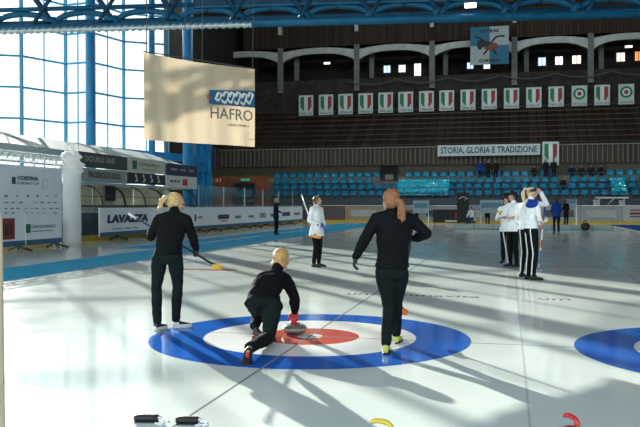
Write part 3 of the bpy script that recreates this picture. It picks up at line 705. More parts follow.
for r, (py, xs, wds) in enumerate(((196, (6, 17, 28, 37.5, 47, 56), (3, 2, 2, 2, 2, 2)), (202.5, (6, 13, 21, 35, 42, 49, 55), (4, 3, 4, 4, 3, 3, 3)), (208.5, (6, 12, 18, 26, 32, 37, 44, 51, 57), (3,)*9), (213, (6, 13, 26, 32, 38, 44, 55), (3,)*7))):
    for x_, w_ in zip(xs, wds): left_patch('sponsor_mark', x_-w_/2, py-(1.1 if r == 0 else .6), x_+w_/2, py+(1.1 if r == 0 else .6), XB, grey_ink if (x_*7) % 3 < 2 else mat('faint_grey_print', (.45, .5, .53), .6), bk)
# low boards in front
def sponsor_board(x, y0, y1, z0, z1, label, m=print_white, feet=2, band=True, group='sponsor boards on black feet along the left'):
    b = empty('sponsor_board', (x, (y0+y1)/2, 0), label, 'advertising board', group)
    bm = bmesh.new(); box(bm, x-.06, x, y0, y1, z0, z1); part('panel', bm, m, b)
    if band:
        bm = bmesh.new(); box(bm, x, x+.012, y0, y1, z0, z0+.17); part('lower_band', bm, mat('blue_band_print', (.03, .12, .24), .6), b)
    for k in range(feet):
        y = y0+(y1-y0)*((k+.5)/feet if feet > 1 else .5) if feet > 1 else y1-.25
        bm = bmesh.new(); bar(bm, (x-.08, y, .04), (x-.08, y, z1-.15), .03); path(bm, [(x+.42, y, .02), (x+.2, y, .07), (x-.08, y, .16), (x-.45, y, .02)], .028, 7); path(bm, [(x+.25, y-.3, .02), (x+.1, y, .10), (x+.25, y+.3, .02)], .022, 6)
        part('stand_foot', bm, black, b)
    return b
x = -15.6; ya, yb, yc = PS(-30, 230, x).y, PS(25.5, 230, x).y, PS(61.5, 230, x).y
b1 = sponsor_board(x, ya, yb-.03, .18, 1.22, 'white board with dark red block at the left edge under the backdrop', feet=1)
left_patch('red_block', -12, 218.5, 14.5, 240, x, mat('dark_red_print', (.22, .03, .03), .6), b1); [left_patch('dark_mark', a_, 224, a_+2.6, 235, x+.012, mat('dark_print', (.06, .02, .02), .6), b1) for a_ in (1.5, 5.5, 9.5)]
b2 = sponsor_board(x, yb+.03, yc, .18, 1.22, 'white board with green mark under the backdrop, left of the wrapped tower', feet=1)
left_patch('green_mark', 25.8, 224, 30.3, 233, x, mat('dark_green_print', (.02, .14, .10), .6), b2); left_text('lettering', 'CENTROMARCA', 43.5, 226.5, x, 3, 24, grey_ink, b2); left_patch('sponsor_mark', 31, 230.5, 52, 231.3, x, grey_ink, b2)
# truss gantry over the backdrop
ga, gb = PS(-70, 160, -16.0).y, PS(62, 160, -16.0).y
gt = empty('truss_gantry', (-16, (ga+gb)/2, 2.95), 'aluminium lattice gantry above the backdrop', 'gantry'); bm = bmesh.new(); q = bmesh.new()
for (dx, dz) in ((-.15, 2.98), (.15, 2.98), (-.15, 3.28), (.15, 3.28)): bar(bm, (-16+dx, ga, dz), (-16+dx, gb, dz), .028)
part('chord', bm, alu, gt); n = int((gb-ga)/.34); q.free()
for dx in (-.15, .15):
    q = bmesh.new(); path(q, [(-16+dx, ga+(gb-ga)*k/n, 2.98 if k % 2 else 3.28) for k in range(n+1)], .018, 6, 1); part('lacing', q, alu, gt)
for y in (ga+.1, gb-.1):
    q = bmesh.new(); bar(q, (-16, y, 0), (-16, y, 3.0), .05); part('leg', q, alu, gt)
# wrapped tower
wr = mat('white_wrap', (.90, .92, .93), .5, 0, .4, .04, 2, .2, 3, trans=.35)
ty0, ty1 = PS(64, 200, -16).y, PS(79.5, 200, -16).y; tm = (ty0+ty1)/2
tw = empty('truss_tower', (-16, tm, 0), 'lattice tower wrapped in white cloth with a crinkled top', 'tower')
bm = bmesh.new(); R = []; h = (ty1-ty0)/2*.8
for z, s in ((0, 1.0), (1, 1.0), (2.2, .98), (2.7, 1.0), (2.82, 1.22), (2.92, .92), (3.06, 1.28), (3.2, .95), (3.32, 1.2), (3.42, .9), (3.5, .6)):
    R.append((Vector((-16, tm, z)), Vector((.30*s, 0, 0)), Vector((0, h*s, 0))))
loft(bm, smooth_rings(R, 3), 20)
for v in bm.verts:
    nz = noise.noise(v.co*3.2)*(.04+.22*max(0, min(1, (v.co.z-2.4)))); v.co += (v.co-Vector((-16, tm, v.co.z)))*nz*2.0
part('wrap', bm, wr, tw, True)
bm = bmesh.new()
for dx in (-.16, .16):
    for dy in (-.16, .16): bar(bm, (-16+dx, tm+dy, 3.4), (-16+dx, tm+dy, 3.85), .03)
for z in (3.55, 3.84):
    for (a, b) in (((-.16, -.16), (.16, -.16)), ((.16, -.16), (.16, .16)), ((.16, .16), (-.16, .16)), ((-.16, .16), (-.16, -.16))): bar(bm, (-16+a[0], tm+a[1], z), (-16+b[0], tm+b[1], z), .025)
part('lattice_top', bm, alu, tw)

# ---- team bench shelters with sign boards on top
xd = -17.6
shelter_glass = glass_mat('shelter_glass', (.80, .84, .82), .2, .15, (.5, .52, .5))
def shelter(p0, p1, label):
    y0, y1 = PS(p0, 200, xd).y, PS(p1, 200, xd).y
    s = empty('team_shelter', (xd, (y0+y1)/2, 0), label, 'shelter', 'team shelters behind the boards')
    bm = bmesh.new(); box(bm, xd-1.9, xd, y0, y1, 2.42, 2.5); part('roof', bm, alu, s)
    bm = bmesh.new(); box(bm, xd-1.9, xd-1.84, y0, y1, .3, 2.45); part('back_panel', bm, mat('shelter_back', (.55, .55, .48), .6, trans=.25), s)
    n = max(2, round((y1-y0)/1.9))
    for k in range(n+1):
        y = y0+(y1-y0)*k/n; bm = bmesh.new(); path(bm, [(xd-.1, y, .2), (xd-.1, y, 1.5), (xd-.35, y, 2.15), (xd-1.0, y, 2.44), (xd-1.8, y, 2.45)], .035, 7); part('arch', bm, dark_metal, s)
    bm = bmesh.new(); bar(bm, (xd-.08, y0, 1.48), (xd-.08, y1, 1.48), .045); bar(bm, (xd-.08, y0, 1.9), (xd-.08, y1, 1.9), .015); part('rail', bm, dark_metal, s)
    bm = bmesh.new(); box(bm, xd-1.5, xd-1.1, y0+.2, y1-.2, .38, .45); part('bench', bm, mat('bench_grey', (.25, .26, .26), .5), s)
    bm = bmesh.new(); box(bm, xd-.12, xd-.10, y0, y1, .3, 1.45); part('front_pane', bm, shelter_glass, s)
    return s
shelter(80, 127, 'team shelter with glass front right of the wrapped tower'); shelter(128, 165, 'team shelter in the middle, behind the black jacketed player'); shelter(166, 198, 'farthest team shelter, right of the black jacketed player')
bm = bmesh.new(); p = PS(111, 190, xd-.3); box(bm, p.x-.05, p.x, p.y-.5, p.y+.45, 1.72, 2.40); solo('loudspeaker', bm, black, (p.x, p.y, 1.7), 'dark speaker box hanging inside the nearest team shelter', 'speaker')
s_dark, s_grey, s_cream, s_black, s_navy, s_wht = mat('sign_dark_green', (.045, .065, .055), .5), mat('sign_grey', (.30, .33, .32), .5), mat('sign_cream', (.55, .58, .48), .5), mat('sign_black', (.02, .02, .02), .5), mat('sign_navy', (.02, .035, .08), .5), mat('sign_white', (.62, .64, .60), .5)
s_ink = mat('sign_pale_ink', (.28, .32, .30), .5); s_dink = mat('sign_dark_ink', (.08, .09, .09), .5)
def sign(px0, px1, z0, z1, m, label):
    y0, y1 = PS(px0, 170, xd+.1).y, PS(px1, 170, xd+.1).y
    s = empty('sign_board', (xd+.1, (y0+y1)/2, z0), label, 'sign', 'sign boards on top of the team shelters'); bm = bmesh.new(); box(bm, xd, xd+.1, y0, y1, z0, z1); part('panel', bm, m, s)
    return s, (y0+y1)/2, y1-y0
def stext(s, body, y, z, size, wd, m, bold=0.0): text('lettering', body, size, m, plane_M((xd+.115, y, z), (0, 1, 0)), s, width=wd, bold=bold)
s, y, L = sign(80, 127.5, 3.14, 3.78, s_dark, 'dark sign with pale capitals, upper left board above the nearest shelter'); stext(s, 'DOUBLE LINE', y-.1*L, 3.5, .34, L*.62, s_ink, .01); pass
s, y, L = sign(81.5, 126.5, 2.52, 3.10, s_grey, 'grey sign with dark capitals, lower left board above the nearest shelter'); stext(s, 'PROSECCO DOC', y, 2.82, .36, L*.72, s_dink, .012)
s, y, L = sign(128.5, 165.5, 3.12, 3.80, s_cream, 'cream sign with a dark green mark above the middle shelter'); stext(s, 'CENTROMARCA', y+.05*L, 3.5, .22, L*.55, mat('olive_ink', (.25, .27, .12), .5)); stext(s, 'BANCA', y+.05*L, 3.28, .12, L*.4, mat('olive_ink', (.25, .27, .12), .5))
bm = bmesh.new(); box(bm, xd+.1, xd+.112, y-L*.40, y-L*.29, 3.25, 3.66); part('green_mark', bm, mat('dark_green_print', (.02, .14, .1), .6), s)
s, y, L = sign(128.5, 165.5, 2.55, 3.08, s_black, 'black sign with four pale figures above the middle shelter')
for k in range(4):
    yy = y-L*.32+L*.2*k; bm = bmesh.new(); ball(bm, (xd+.11, yy, 2.95), (.02, .09, .08)); path(bm, [(xd+.11, yy, 2.9), (xd+.11, yy+.12, 2.78), (xd+.11, yy-.03, 2.66)], .04, 6); path(bm, [(xd+.11, yy+.12, 2.8), (xd+.11, yy+.2, 2.68)], .03, 6); part('pale_figure', bm, s_wht, s)
s, y, L = sign(167, 197, 3.14, 3.74, s_navy, 'navy sign with pale marks above the farthest shelter')
for k in range(3):
    bm = bmesh.new(); yy = y-L*.28+L*.29*k; box(bm, xd+.1, xd+.112, yy-L*.09, yy+L*.09, 3.38, 3.50); part('pale_mark', bm, s_ink, s)
s, y, L = sign(167, 197, 2.45, 3.10, s_wht, 'white sign with a red block above the farthest shelter')
for k in range(3):
    bm = bmesh.new(); yy = y-L*.4+L*.11*k; box(bm, xd+.1, xd+.112, yy, yy+L*.08, 2.74, 2.86); part('dark_mark', bm, s_dink, s)
bm = bmesh.new(); box(bm, xd+.1, xd+.112, y+L*.0, y+L*.16, 2.60, 2.95); part('red_block', bm, red_ink, s)

# ---- dasher boards round the rink
def rink_board(a, b, m, label, group, kick=yellow, glass=True, h=1.2):
    a, b = Vector(a), Vector(b); c = empty('rink_board', (a+b)/2, label, 'rink board', group); up = Vector((0, 0, 1))
    bm = bmesh.new(); beam(bm, a+up*(.24+(h-.24)/2), b+up*(.24+(h-.24)/2), .10, h-.24); part('panel', bm, m, c)
    bm = bmesh.new(); beam(bm, a+up*.12, b+up*.12, .13, .24); part('kick_plate', bm, kick, c)
    bm = bmesh.new(); beam(bm, a+up*(h+.02), b+up*(h+.02), .15, .05); part('cap_rail', bm, steel, c)
    if glass:
        bm = bmesh.new(); beam(bm, a+up*(h+.75), b+up*(h+.75), .02, 1.4); part('glass', bm, glass_mat('rink_glass', (.86, .92, .92), .15, .04), c)
        bm = bmesh.new(); beam(bm, a+up*(h), a+up*(h+1.45), .05, .05); part('glass_post', bm, steel, c)
    return c
dteal = mat('dark_teal_board', (.05, .085, .10), .45)
for k in range(11):
    y0 = 22+4*k; rink_board((-17.2, y0, 0), (-17.2, y0+3.97, 0), dteal, 'dark board with a yellow kick plate behind the sponsor boards on the left', 'dark rink boards along the left', glass=k > 4)
tanb, brnb, gryb, whb = mat('tan_board', (.40, .30, .18), .5), mat('brown_board', (.16, .10, .06), .5), mat('grey_board', (.35, .38, .40), .5), mat('white_board', (.50, .52, .52), .5)
xs = [-16.9, -13.6, -10.4, -7.2, -4.0, -.8, 2.4, 5.6, 8.8, 12.0, 15.2, 18.4]
cl = [brnb, tanb, gryb, gryb, gryb, gryb, gryb, gryb, whb, whb, whb]
nmz = ['brown', 'tan', 'grey', 'grey', 'grey', 'grey', 'grey', 'grey', 'white', 'white', 'white']
for k in range(11):
    c = rink_board((xs[k], T0, 0), (xs[k+1]-.03, T0, 0), cl[k], nmz[k]+' rink board of the far end, '+ORD[k]+' from the left', 'rink boards of the far end', h=1.45, glass=False)
    if k >= 8:
        for z, hh in ((1.12, .05), (.85, .09), (.6, .05)):
            bm = bmesh.new(); box(bm, xs[k]+.5, xs[k+1]-.6, T0-.065, T0-.05, z-hh, z+hh); part('print_line', bm, maroon, c)
    else:
        bm = bmesh.new(); box(bm, xs[k]+.5, xs[k+1]-.5, T0-.065, T0-.05, .55, 1.1); part('advert', bm, [mat('advert_dark', (.10, .11, .13), .6), mat('advert_pale', (.5, .5, .46), .6), mat('advert_rust', (.22, .10, .06), .6)][k % 3], c)
# ---- white sponsor boards on feet along the left
bx = -16.5
fy = [PS(p, 230, bx).y for p in (99.5, 168, 203, 217, 233, 247, 257.5, 268, 280, 292, 302.5)]
lbl = ['white board with big dark blue capitals behind the black jacketed player', 'white board with a small upright mark right of the black jacketed player', 'plain white board between the upright mark and the dark block of print', 'white board with a dark block of print', 'white board with one small line of print', 'white board with a narrow line of print', 'white board with two joined dark rings', 'white board behind the lone dark dressed person', 'white board with dark print right of the lone person', 'last white board before the brown rink board']
BD = []
for k in range(10): BD.append(sponsor_board(bx, fy[k]+.02, fy[k+1]-.02, .2, 1.40, lbl[k], feet=2 if k == 0 else 1, band=True))
left_text('lettering', 'LAVAZZA', 128, 218.8, bx, 7.2, 41, navy_ink, BD[0], .03, .12); left_text('lettering', 'TORINO, ITALIA, 1895', 125, 228.2, bx, 2, 26, grey_ink, BD[0])
bm = bmesh.new()
left_patch('upright_mark', 194.5, 214.5, 196.2, 221, bx, navy_ink, BD[1]); left_patch('print_line', 198, 216.3, 202.4, 218.3, bx, grey_ink, BD[1])
left_patch('print_block', 218, 214.5, 229, 219, bx, mat('dark_blue_print', (.04, .05, .09), .6), BD[3]); left_patch('print_line', 221, 220.3, 227, 221.3, bx, red_ink, BD[3])
left_patch('print_line', 235, 215.5, 241, 218.3, bx, grey_ink, BD[4]); left_patch('print_line', 248.5, 215.2, 254, 217.6, bx, grey_ink, BD[5])
for dx in (-1.6, 1.6):
    c = PS(262.5+dx, 215.3, bx); ring = bmesh.new()
    for k in range(14):
        a1, a2 = 2*PI*k/14, 2*PI*(k+1)/14; bar(ring, c+Vector((.02, .25*math.cos(a1), .15*math.sin(a1))), c+Vector((.02, .25*math.cos(a2), .15*math.sin(a2))), .05, 5)
    part('dark_ring', ring, grey_ink, BD[6])
left_patch('print_line', 270, 213.5, 276, 216.5, bx, grey_ink, BD[7]); left_patch('print_block', 282, 212, 290, 216, bx, mat('dark_blue_print', (.04, .05, .09), .6), BD[8]); left_patch('print_line', 294, 212.5, 300, 215, bx, mat('green_grey_print', (.12, .2, .16), .6), BD[9])

# ---- things at the far end
def board_at(px0, py0, px1, py1, t, m, label, name='advertising_board', cat='advertising board', logo=None):
    a = PT(px0, py1, t); b = PT(px1, py0, t); c = empty(name, ((a.x+b.x)/2, t, max(0, a.z)), label, cat); z0 = max(.04, a.z)
    bm = bmesh.new(); box(bm, a.x, b.x, t-.06, t, z0, b.z); part('panel', bm, m, c)
    bm = bmesh.new()
    for x in (a.x+.15, b.x-.15): beam(bm, Vector((x, t+.05, 0)), Vector((x, t+.05, b.z)), .06, .06); box(bm, x-.04, x+.04, t-.3, t+.4, 0, .04)
    part('stand_frame', bm, black, c); return c, a, b
blk = mat('matt_black_board', (.012, .013, .015), .6)
c, a, b = board_at(433, 209.5, 475, 222.5, 63.5, blk, 'long low black board with a red emblem at the far end')
m_ = (a.x+b.x)/2; bm = bmesh.new(); box(bm, m_+.1, m_+.5, 63.42, 63.44, b.z-.75, b.z-.25); part('red_emblem', bm, red_ink, c)
bm = bmesh.new(); box(bm, m_-.7, m_+1.2, 63.42, 63.44, b.z-.98, b.z-.86); part('pale_line', bm, white, c)
for (p0, p1, lb) in ((457, 469, 'tall black banner stand left of the seated person'), (504, 517, 'tall black banner stand behind the dark capped curler')):
    c, a, b = board_at(p0, 192.5, p1, 222.5, 62.5, blk, lb, 'banner_stand', 'banner stand'); bm = bmesh.new(); m_ = (a.x+b.x)/2
    path(bm, [(m_-.3, 62.42, b.z-.5), (m_, 62.42, b.z-.35), (m_+.35, 62.42, b.z-.5), (m_+.1, 62.42, b.z-.6)], .05, 6); part('pale_logo', bm, mat('pale_logo', (.35, .45, .5), .6), c)
for (p0, y0, p1, y1, t, lb) in ((480, 200, 503, 213, 64.5, 'pale blue printed board behind the seated person'), (413, 200.5, 429, 213, 64.5, 'pale blue board behind the dark coated person at the far end'), (566, 199, 577, 206, 64.5, 'small pale blue board right of the person in black')):
    a = PT(p0, y1, t); b = PT(p1, y0, t); c = empty('notice_board', ((a.x+b.x)/2, t, 0), lb, 'board'); bm = bmesh.new(); box(bm, a.x, b.x, t-.05, t, a.z, b.z); part('panel', bm, mat('pale_blue_panel', (.34, .46, .52), .5), c)
    bm = bmesh.new(); box(bm, a.x+.1, b.x-.1, t-.06, t-.05, (a.z+b.z)/2-.1, (a.z+b.z)/2+.3); part('print', bm, mat('blue_panel_print', (.12, .25, .36), .5), c)
    bm = bmesh.new()
    for x in (a.x+.05, b.x-.05): beam(bm, Vector((x, t+.03, 0)), Vector((x, t+.03, b.z)), .05, .05)
    part('leg', bm, steel, c)
# long low pale cover on the ice at the far right
a, b = G(568, 229.2), G(611, 228.2); cov = empty('ice_cover', (a.x, 50, 0), 'long low pale teal cover lying on the far ice', 'cover')
x0, x1 = PT(455, 225, 50).x, PT(613, 225, 50).x; tealc = mat('pale_teal_cover', (.34, .45, .45), .5)
bm = bmesh.new(); box(bm, x0, x1, 50, 52.2, .02, .26); part('slab', bm, tealc, cov); bm = bmesh.new()
for k in range(9): x = x0+(x1-x0)*k/8; box(bm, x-.03, x+.03, 49.97, 52.2, .02, .28)
part('seams', bm, mat('teal_seam', (.2, .28, .28), .5), cov)
# white trestle table and clutter beyond the right boards
c = PT(612, 200, 67.6); tb = empty('trestle_table', (c.x, 67.8, 0), 'white trestle table beyond the right end of the far boards', 'table'); w2 = 1.25
zt_ = PT(612, 197, 67.6).z; bm = bmesh.new(); box(bm, c.x-w2, c.x+w2, 67.5, 68.2, zt_-.12, zt_); part('table_top', bm, white, tb)
for sx in (-1, 1):
    bm = bmesh.new(); beam(bm, Vector((c.x+sx*w2*.9, 67.85, 0)), Vector((c.x+sx*w2*.75, 67.85, zt_-.1)), .1, .1); part('leg', bm, white, tb)
bm = bmesh.new(); bar(bm, (c.x-.3, 67.85, zt_-.6), (c.x+.2, 67.85, zt_-.12), .05); part('brace', bm, white, tb)
crt = mat('white_crate', (.62, .62, .58), .5)
for px, py, lb in ((596, 203, 'white box left of the trestle table'), (622, 203.5, 'white box under the right end of the trestle table')):
    p = PT(px, py, 67.0); bm = bmesh.new(); box(bm, -.2, .2, -.2, .2, 0, p.z+.18); c = empty('white_crate', (p.x, 67.0, 0), lb, 'box'); obj('body', bm, crt, c); bm = bmesh.new(); box(bm, -.23, .23, -.23, .23, p.z+.18, p.z+.26); obj('lid', bm, crt, c)
# dark bag on the ice at the right
p = G(579, 228.5); bm = bmesh.new(); ball(bm, (0, 0, .42), (.42, .3, .42)); path(bm, [(-.2, 0, .78), (0, 0, 1.0), (.2, 0, .78)], .04, 6)
o = empty('equipment_bag', (p.x, 49, 0), 'round dark bag beside the person in black', 'bag'); b_ = bmesh.new(); ball(b_, (0, 0, .24), (.27, .2, .24)); obj('body', b_, black, o, smooth=True); b_ = bmesh.new(); path(b_, [(-.13, 0, .42), (0, 0, .60), (.13, 0, .42)], .03, 6); obj('handle', b_, black, o)
bm.free()
# beige post close to the camera at the left frame edge
a = U(-3.5, 300, 1.9); bm = bmesh.new(); pb, pt = U(-.5, 520, 1.9), U(-6.5, 215, 1.9); pb.z = 0
bar(bm, pb, pt, .020, 12); o = empty('rail_post', (pb.x, pb.y, 0), 'beige post close by at the left edge of the photo', 'post'); part('shaft', bm, mat('beige_post', (.55, .45, .32), .5), o)
bm = bmesh.new(); lathe(bm, [(.06, 0), (.06, .015), (.03, .02)], 16, Vector((pb.x, pb.y, 0))); part('foot', bm, mat('beige_post', (.55, .45, .32), .5), o)

# ================================================================== STONES, HACKS
granite = mat('grey_granite', (.15, .14, .12), .35, 0, .5, .5, 60); band_m = mat('pale_striking_band', (.36, .34, .30), .5, 0, .4, .3, 80)
def stone(c, hm, label, rz=0.0, group='curling stones'):
    s = empty('curling_stone', (c[0], c[1], 0), label, 'curling stone', group, rz)
    bm = bmesh.new(); lathe(bm, smooth2([(.055, .004), (.075, .0035), (.12, .022), (.142, .045), (.146, .060), (.142, .078), (.12, .105), (.075, .120), (.03, .122)]), 32); obj('body', bm, granite, s, smooth=True)
    bm = bmesh.new(); lathe(bm, [(.1425, .048), (.1475, .052), (.1475, .070), (.1425, .074)], 32); obj('striking_band', bm, band_m, s, smooth=True)
    bm = bmesh.new(); lathe(bm, [(.062, .120), (.062, .130), (.05, .137), (.02, .139)], 24); h = obj('handle', bm, hm, s, smooth=True)
    bm = bmesh.new(); path(bm, [(0, -.045, .130), (0, -.045, .165), (0, -.02, .192), (0, .04, .198), (0, .085, .190), (0, .1, .18)], [.017, .016, .016, .016, .015, .012], 10); obj('grip', bm, hm, h, smooth=True)
    return s
def smooth2(p):
    R = smooth_rings([(Vector((a, b, 0)), Vector((0, 0, 0)), Vector((0, 0, 0))) for a, b in p], 3); return [(r[0].x, r[0].y) for r in R]
red_pl, yel_pl = mat('red_plastic', (.62, .03, .03), .3), mat('yellow_plastic', (.70, .52, .04), .3)
ST = G(294.5, 334.0); stone((ST.x, ST.y), red_pl, 'grey granite stone with red handle under the crouching player\'s hand', YAW)
p = U(385.5, 425.5, 1.34*F_PX/(425.5-HOR)); stone((p.x, p.y), yel_pl, 'curling stone at the bottom edge with only its yellow handle in view', 1.2)
p = U(574, 420, 1.335*F_PX/(420-HOR)); stone((p.x, p.y), red_pl, 'curling stone at the bottom right with only its red handle in view', .5)
rub = mat('black_rubber', (.010, .011, .011), .6, bump=.3, bscale=60); slush = mat('ice_scrapings', (.8, .84, .85), .4, bump=.5, bscale=30)
for px, py, L, lb in ((146, 422.5, .165, 'black rubber foothold at the bottom left, left of its twin'), (187, 424.5, .155, 'black rubber foothold at the bottom left, right of its twin')):
    p = G(px, py); h = empty('hack', (p.x, p.y, 0), lb, 'foothold', 'black rubber footholds at the bottom left', YAW-.05)
    bm = bmesh.new(); n = 12; R = []
    for k in range(9):
        x = -L/2+L*k/8; s = .92+.10*math.sin(PI*k/8) if 0 < k < 8 else .85
        R.append((Vector((x, 0, .028)), Vector((0, .034*s, 0)), Vector((0, 0, .027*s))))
    loft(bm, R, 14); obj('grip', bm, rub, h, smooth=True)
    bm = bmesh.new(); box(bm, -L/2+.005, L/2-.005, -.04, .04, .0005, .008); obj('base_plate', bm, dark_metal, h)
    bm = bmesh.new(); path(bm, [(L/2-.01, 0, .03), (L/2+.015, 0, .03), (L/2+.035, 0, .028)], [.016, .011, .004], 8); obj('peg', bm, steel, h)
    bm = bmesh.new()
    for k in range(16):
        a = random.uniform(0, 2*PI); r = random.uniform(.0, .05); ball(bm, (L/2+.03+r*math.cos(a), .05*math.sin(a)*1.2, .004), (random.uniform(.008, .02), random.uniform(.008, .02), .006), seg=7, rings=4)
    o = obj('ice_scrapings', bm, slush, h, smooth=True); o['kind'] = 'stuff'
# ================================================================== PEOPLE
def cloth_mat(name, col, rough=.85, sheen=0, bump=.35, bs=9): return mat(name, col, rough, 0, .05, .15, 5, bump, bs, sheen=sheen)
c_black, c_trouser = cloth_mat('black_jacket_cloth', (.007, .0085, .010)), cloth_mat('black_green_trouser_cloth', (.009, .014, .0145))
c_white, c_navy, c_blue, c_dark = cloth_mat('white_shirt_cloth', (.74, .76, .78)), cloth_mat('navy_cloth', (.014, .018, .04)), cloth_mat('royal_blue_cloth', (.015, .05, .28)), cloth_mat('charcoal_cloth', (.018, .018, .02))
c_jeans = cloth_mat('blue_trouser_cloth', (.03, .07, .17))
skin = mat('skin', (.50, .28, .20), .5, 0, .4, .06, 20)
def hair_mat(name, col):
    m = mat(name, col, .42, 0, .5, .35, 60, .5, 90); return m
h_blond, h_gold, h_red, h_brown, h_black = hair_mat('blond_hair', (.50, .33, .14)), hair_mat('golden_hair', (.52, .30, .10)), hair_mat('auburn_hair', (.28, .11, .04)), hair_mat('brown_hair', (.08, .04, .02)), hair_mat('dark_hair', (.018, .014, .012))
sole_m, shoe_b, shoe_w, shoe_y = mat('pale_sole', (.6, .6, .55), .6), mat('black_shoe', (.014, .014, .016), .5), mat('white_shoe', (.7, .7, .7), .5), mat('yellow_shoe', (.50, .52, .08), .5)
glv_b, glv_r, glv_w, glv_bl = mat('black_glove', (.015, .016, .018), .6), mat('red_glove', (.55, .05, .05), .6), mat('white_glove', (.6, .6, .6), .6), mat('blue_glove', (.05, .08, .35), .6)
eye_m, lip_m = mat('eye', (.03, .02, .02), .2), mat('lips', (.40, .14, .12), .5)
tie_m = mat('hair_band', (.02, .02, .025), .6)
V = Vector
def seg(bm, p0, p1, radii, n=14, squash=None):
    """rounded limb piece from p0 to p1 with a radius profile; squash=(dir, k) flattens it along dir"""
    p0, p1 = V(p0), V(p1); t = (p1-p0); L = t.length; t.normalize(); u, v = frame_of(t); R = []
    m = len(radii)
    def ring(c, r):
        if squash:
            d, k = squash; uu, vv = u*r, v*r
            uu = uu-d*uu.dot(d)*(1-k); vv = vv-d*vv.dot(d)*(1-k); return (c, uu, vv)
        return (c, u*r, v*r)
    for a in (80, 60, 35): R.append(ring(p0-t*radii[0]*math.sin(math.radians(a)), radii[0]*math.cos(math.radians(a))))
    for i, r in enumerate(radii): R.append(ring(p0+t*L*i/(m-1), r))
    for a in (35, 60, 80): R.append(ring(p1+t*radii[-1]*math.sin(math.radians(a)), radii[-1]*math.cos(math.radians(a))))
    loft(bm, R, n)
def fuse(name, bm, m, parent, vox, it=4, wr=0.0, wf=9.0, fac=.5):
    """join the overlapping pieces of bm into one continuous skin"""
    off = off_of(parent)
    bmesh.ops.recalc_face_normals(bm, faces=bm.faces)
    for v in bm.verts: v.co -= off
    me = bpy.data.meshes.new(name); bm.to_mesh(me); bm.free()
    t = bpy.data.objects.new('tmp', me); COL.objects.link(t)
    r = t.modifiers.new('r', 'REMESH'); r.mode = 'VOXEL'; r.voxel_size = vox
    if it: s = t.modifiers.new('s', 'SMOOTH'); s.factor = fac; s.iterations = it
    dg = bpy.context.evaluated_depsgraph_get(); out = bpy.data.meshes.new_from_object(t.evaluated_get(dg))
    bpy.data.objects.remove(t); bpy.data.meshes.remove(me)
    if wr:
        nr = [v.normal.copy() for v in out.vertices]
        for v, nn in zip(out.vertices, nr):
            q = V((v.co.x*wf, v.co.y*wf, v.co.z*wf*1.5)); v.co += nn*(noise.noise(q)*wr+noise.noise(q*2.3)*wr*.5)
    out.materials.clear(); out.name = name
    for x in (m if isinstance(m, (list, tuple)) else [m]): out.materials.append(x)
    for p in out.polygons: p.use_smooth = True
    return link(name, out, parent)
def hand(bm, wr, d, palm_n, side, k=1.0, curl=.5, grow=0.0):
    """palm plus five fingers; d: direction of the hand, palm_n: out of the palm, side: towards the thumb"""
    d = V(d).normalized(); s = V(side); s = (s-d*s.dot(d)).normalized(); n = d.cross(s).normalized()
    if n.dot(V(palm_n)) < 0: n = -n
    P = lambda a, b, c: V(wr)+d*a*k+s*b*k+n*c*k
    g = grow
    seg(bm, P(-.01, 0, 0), P(.035, 0, 0), [.026*k+g, .034*k+g, .036*k+g], 12, (n, .62)); seg(bm, P(.03, .014, 0), P(.085, .022, 0), [.026*k+g, .026*k+g, .02*k+g], 10, (n, .6)); seg(bm, P(.03, -.014, 0), P(.08, -.022, 0), [.026*k+g, .026*k+g, .02*k+g], 10, (n, .6))
    for b, L, st in ((.030, .072, .088), (.011, .082, .092), (-.010, .075, .088), (-.029, .058, .080)):
        p = P(st-.012, b, 0); a = .25+curl*.7; pts = [p]; ang = a*.7
        for q, l in enumerate((.45, .32, .23)):
            p = p+(d*math.cos(ang)+n*math.sin(ang)+s*b*.9)*L*l*k; pts.append(p); ang += a
        for q in range(3): seg(bm, pts[q], pts[q+1], [(.0092-.0009*q)*k+g, (.0085-.0009*q)*k+g], 8)
    p0 = P(.018, .026, .004); p1 = P(.052, .056, .016); p2 = P(.080, .066, .016+.02*curl)
    seg(bm, p0, p1, [.0135*k+g, .011*k+g], 8); seg(bm, p1, p2, [.0105*k+g, .0085*k+g], 8)
def head_frame(fwd, up):
    f = V(fwd).normalized(); u = V(up); u = (u-f*u.dot(f)).normalized(); r = f.cross(u).normalized(); return Matrix((r, f, u)).transposed()
def add_head(bm, c, M, k):
    q = lambda x, y, z: V(c)+M @ V((x*k, y*k, z*k)); b = lambda p, r: ball(bm, q(*p), tuple(a*k for a in r), M, 16, 10)
    b((0, -.012, .030), (.075, .094, .085)); b((0, .022, -.030), (.060, .068, .078)); b((0, .058, -.088), (.030, .028, .022)); b((0, .028, -.07), (.050, .052, .036))
    b((0, .099, -.022), (.015, .020, .014)); b((0, .090, .000), (.010, .014, .028)); b((0, .083, -.060), (.024, .012, .011)); b((0, .078, .028), (.048, .016, .010))
    for s in (-1, 1): b((s*.076, -.008, -.012), (.011, .021, .031)); b((s*.040, .066, -.025), (.022, .020, .018))
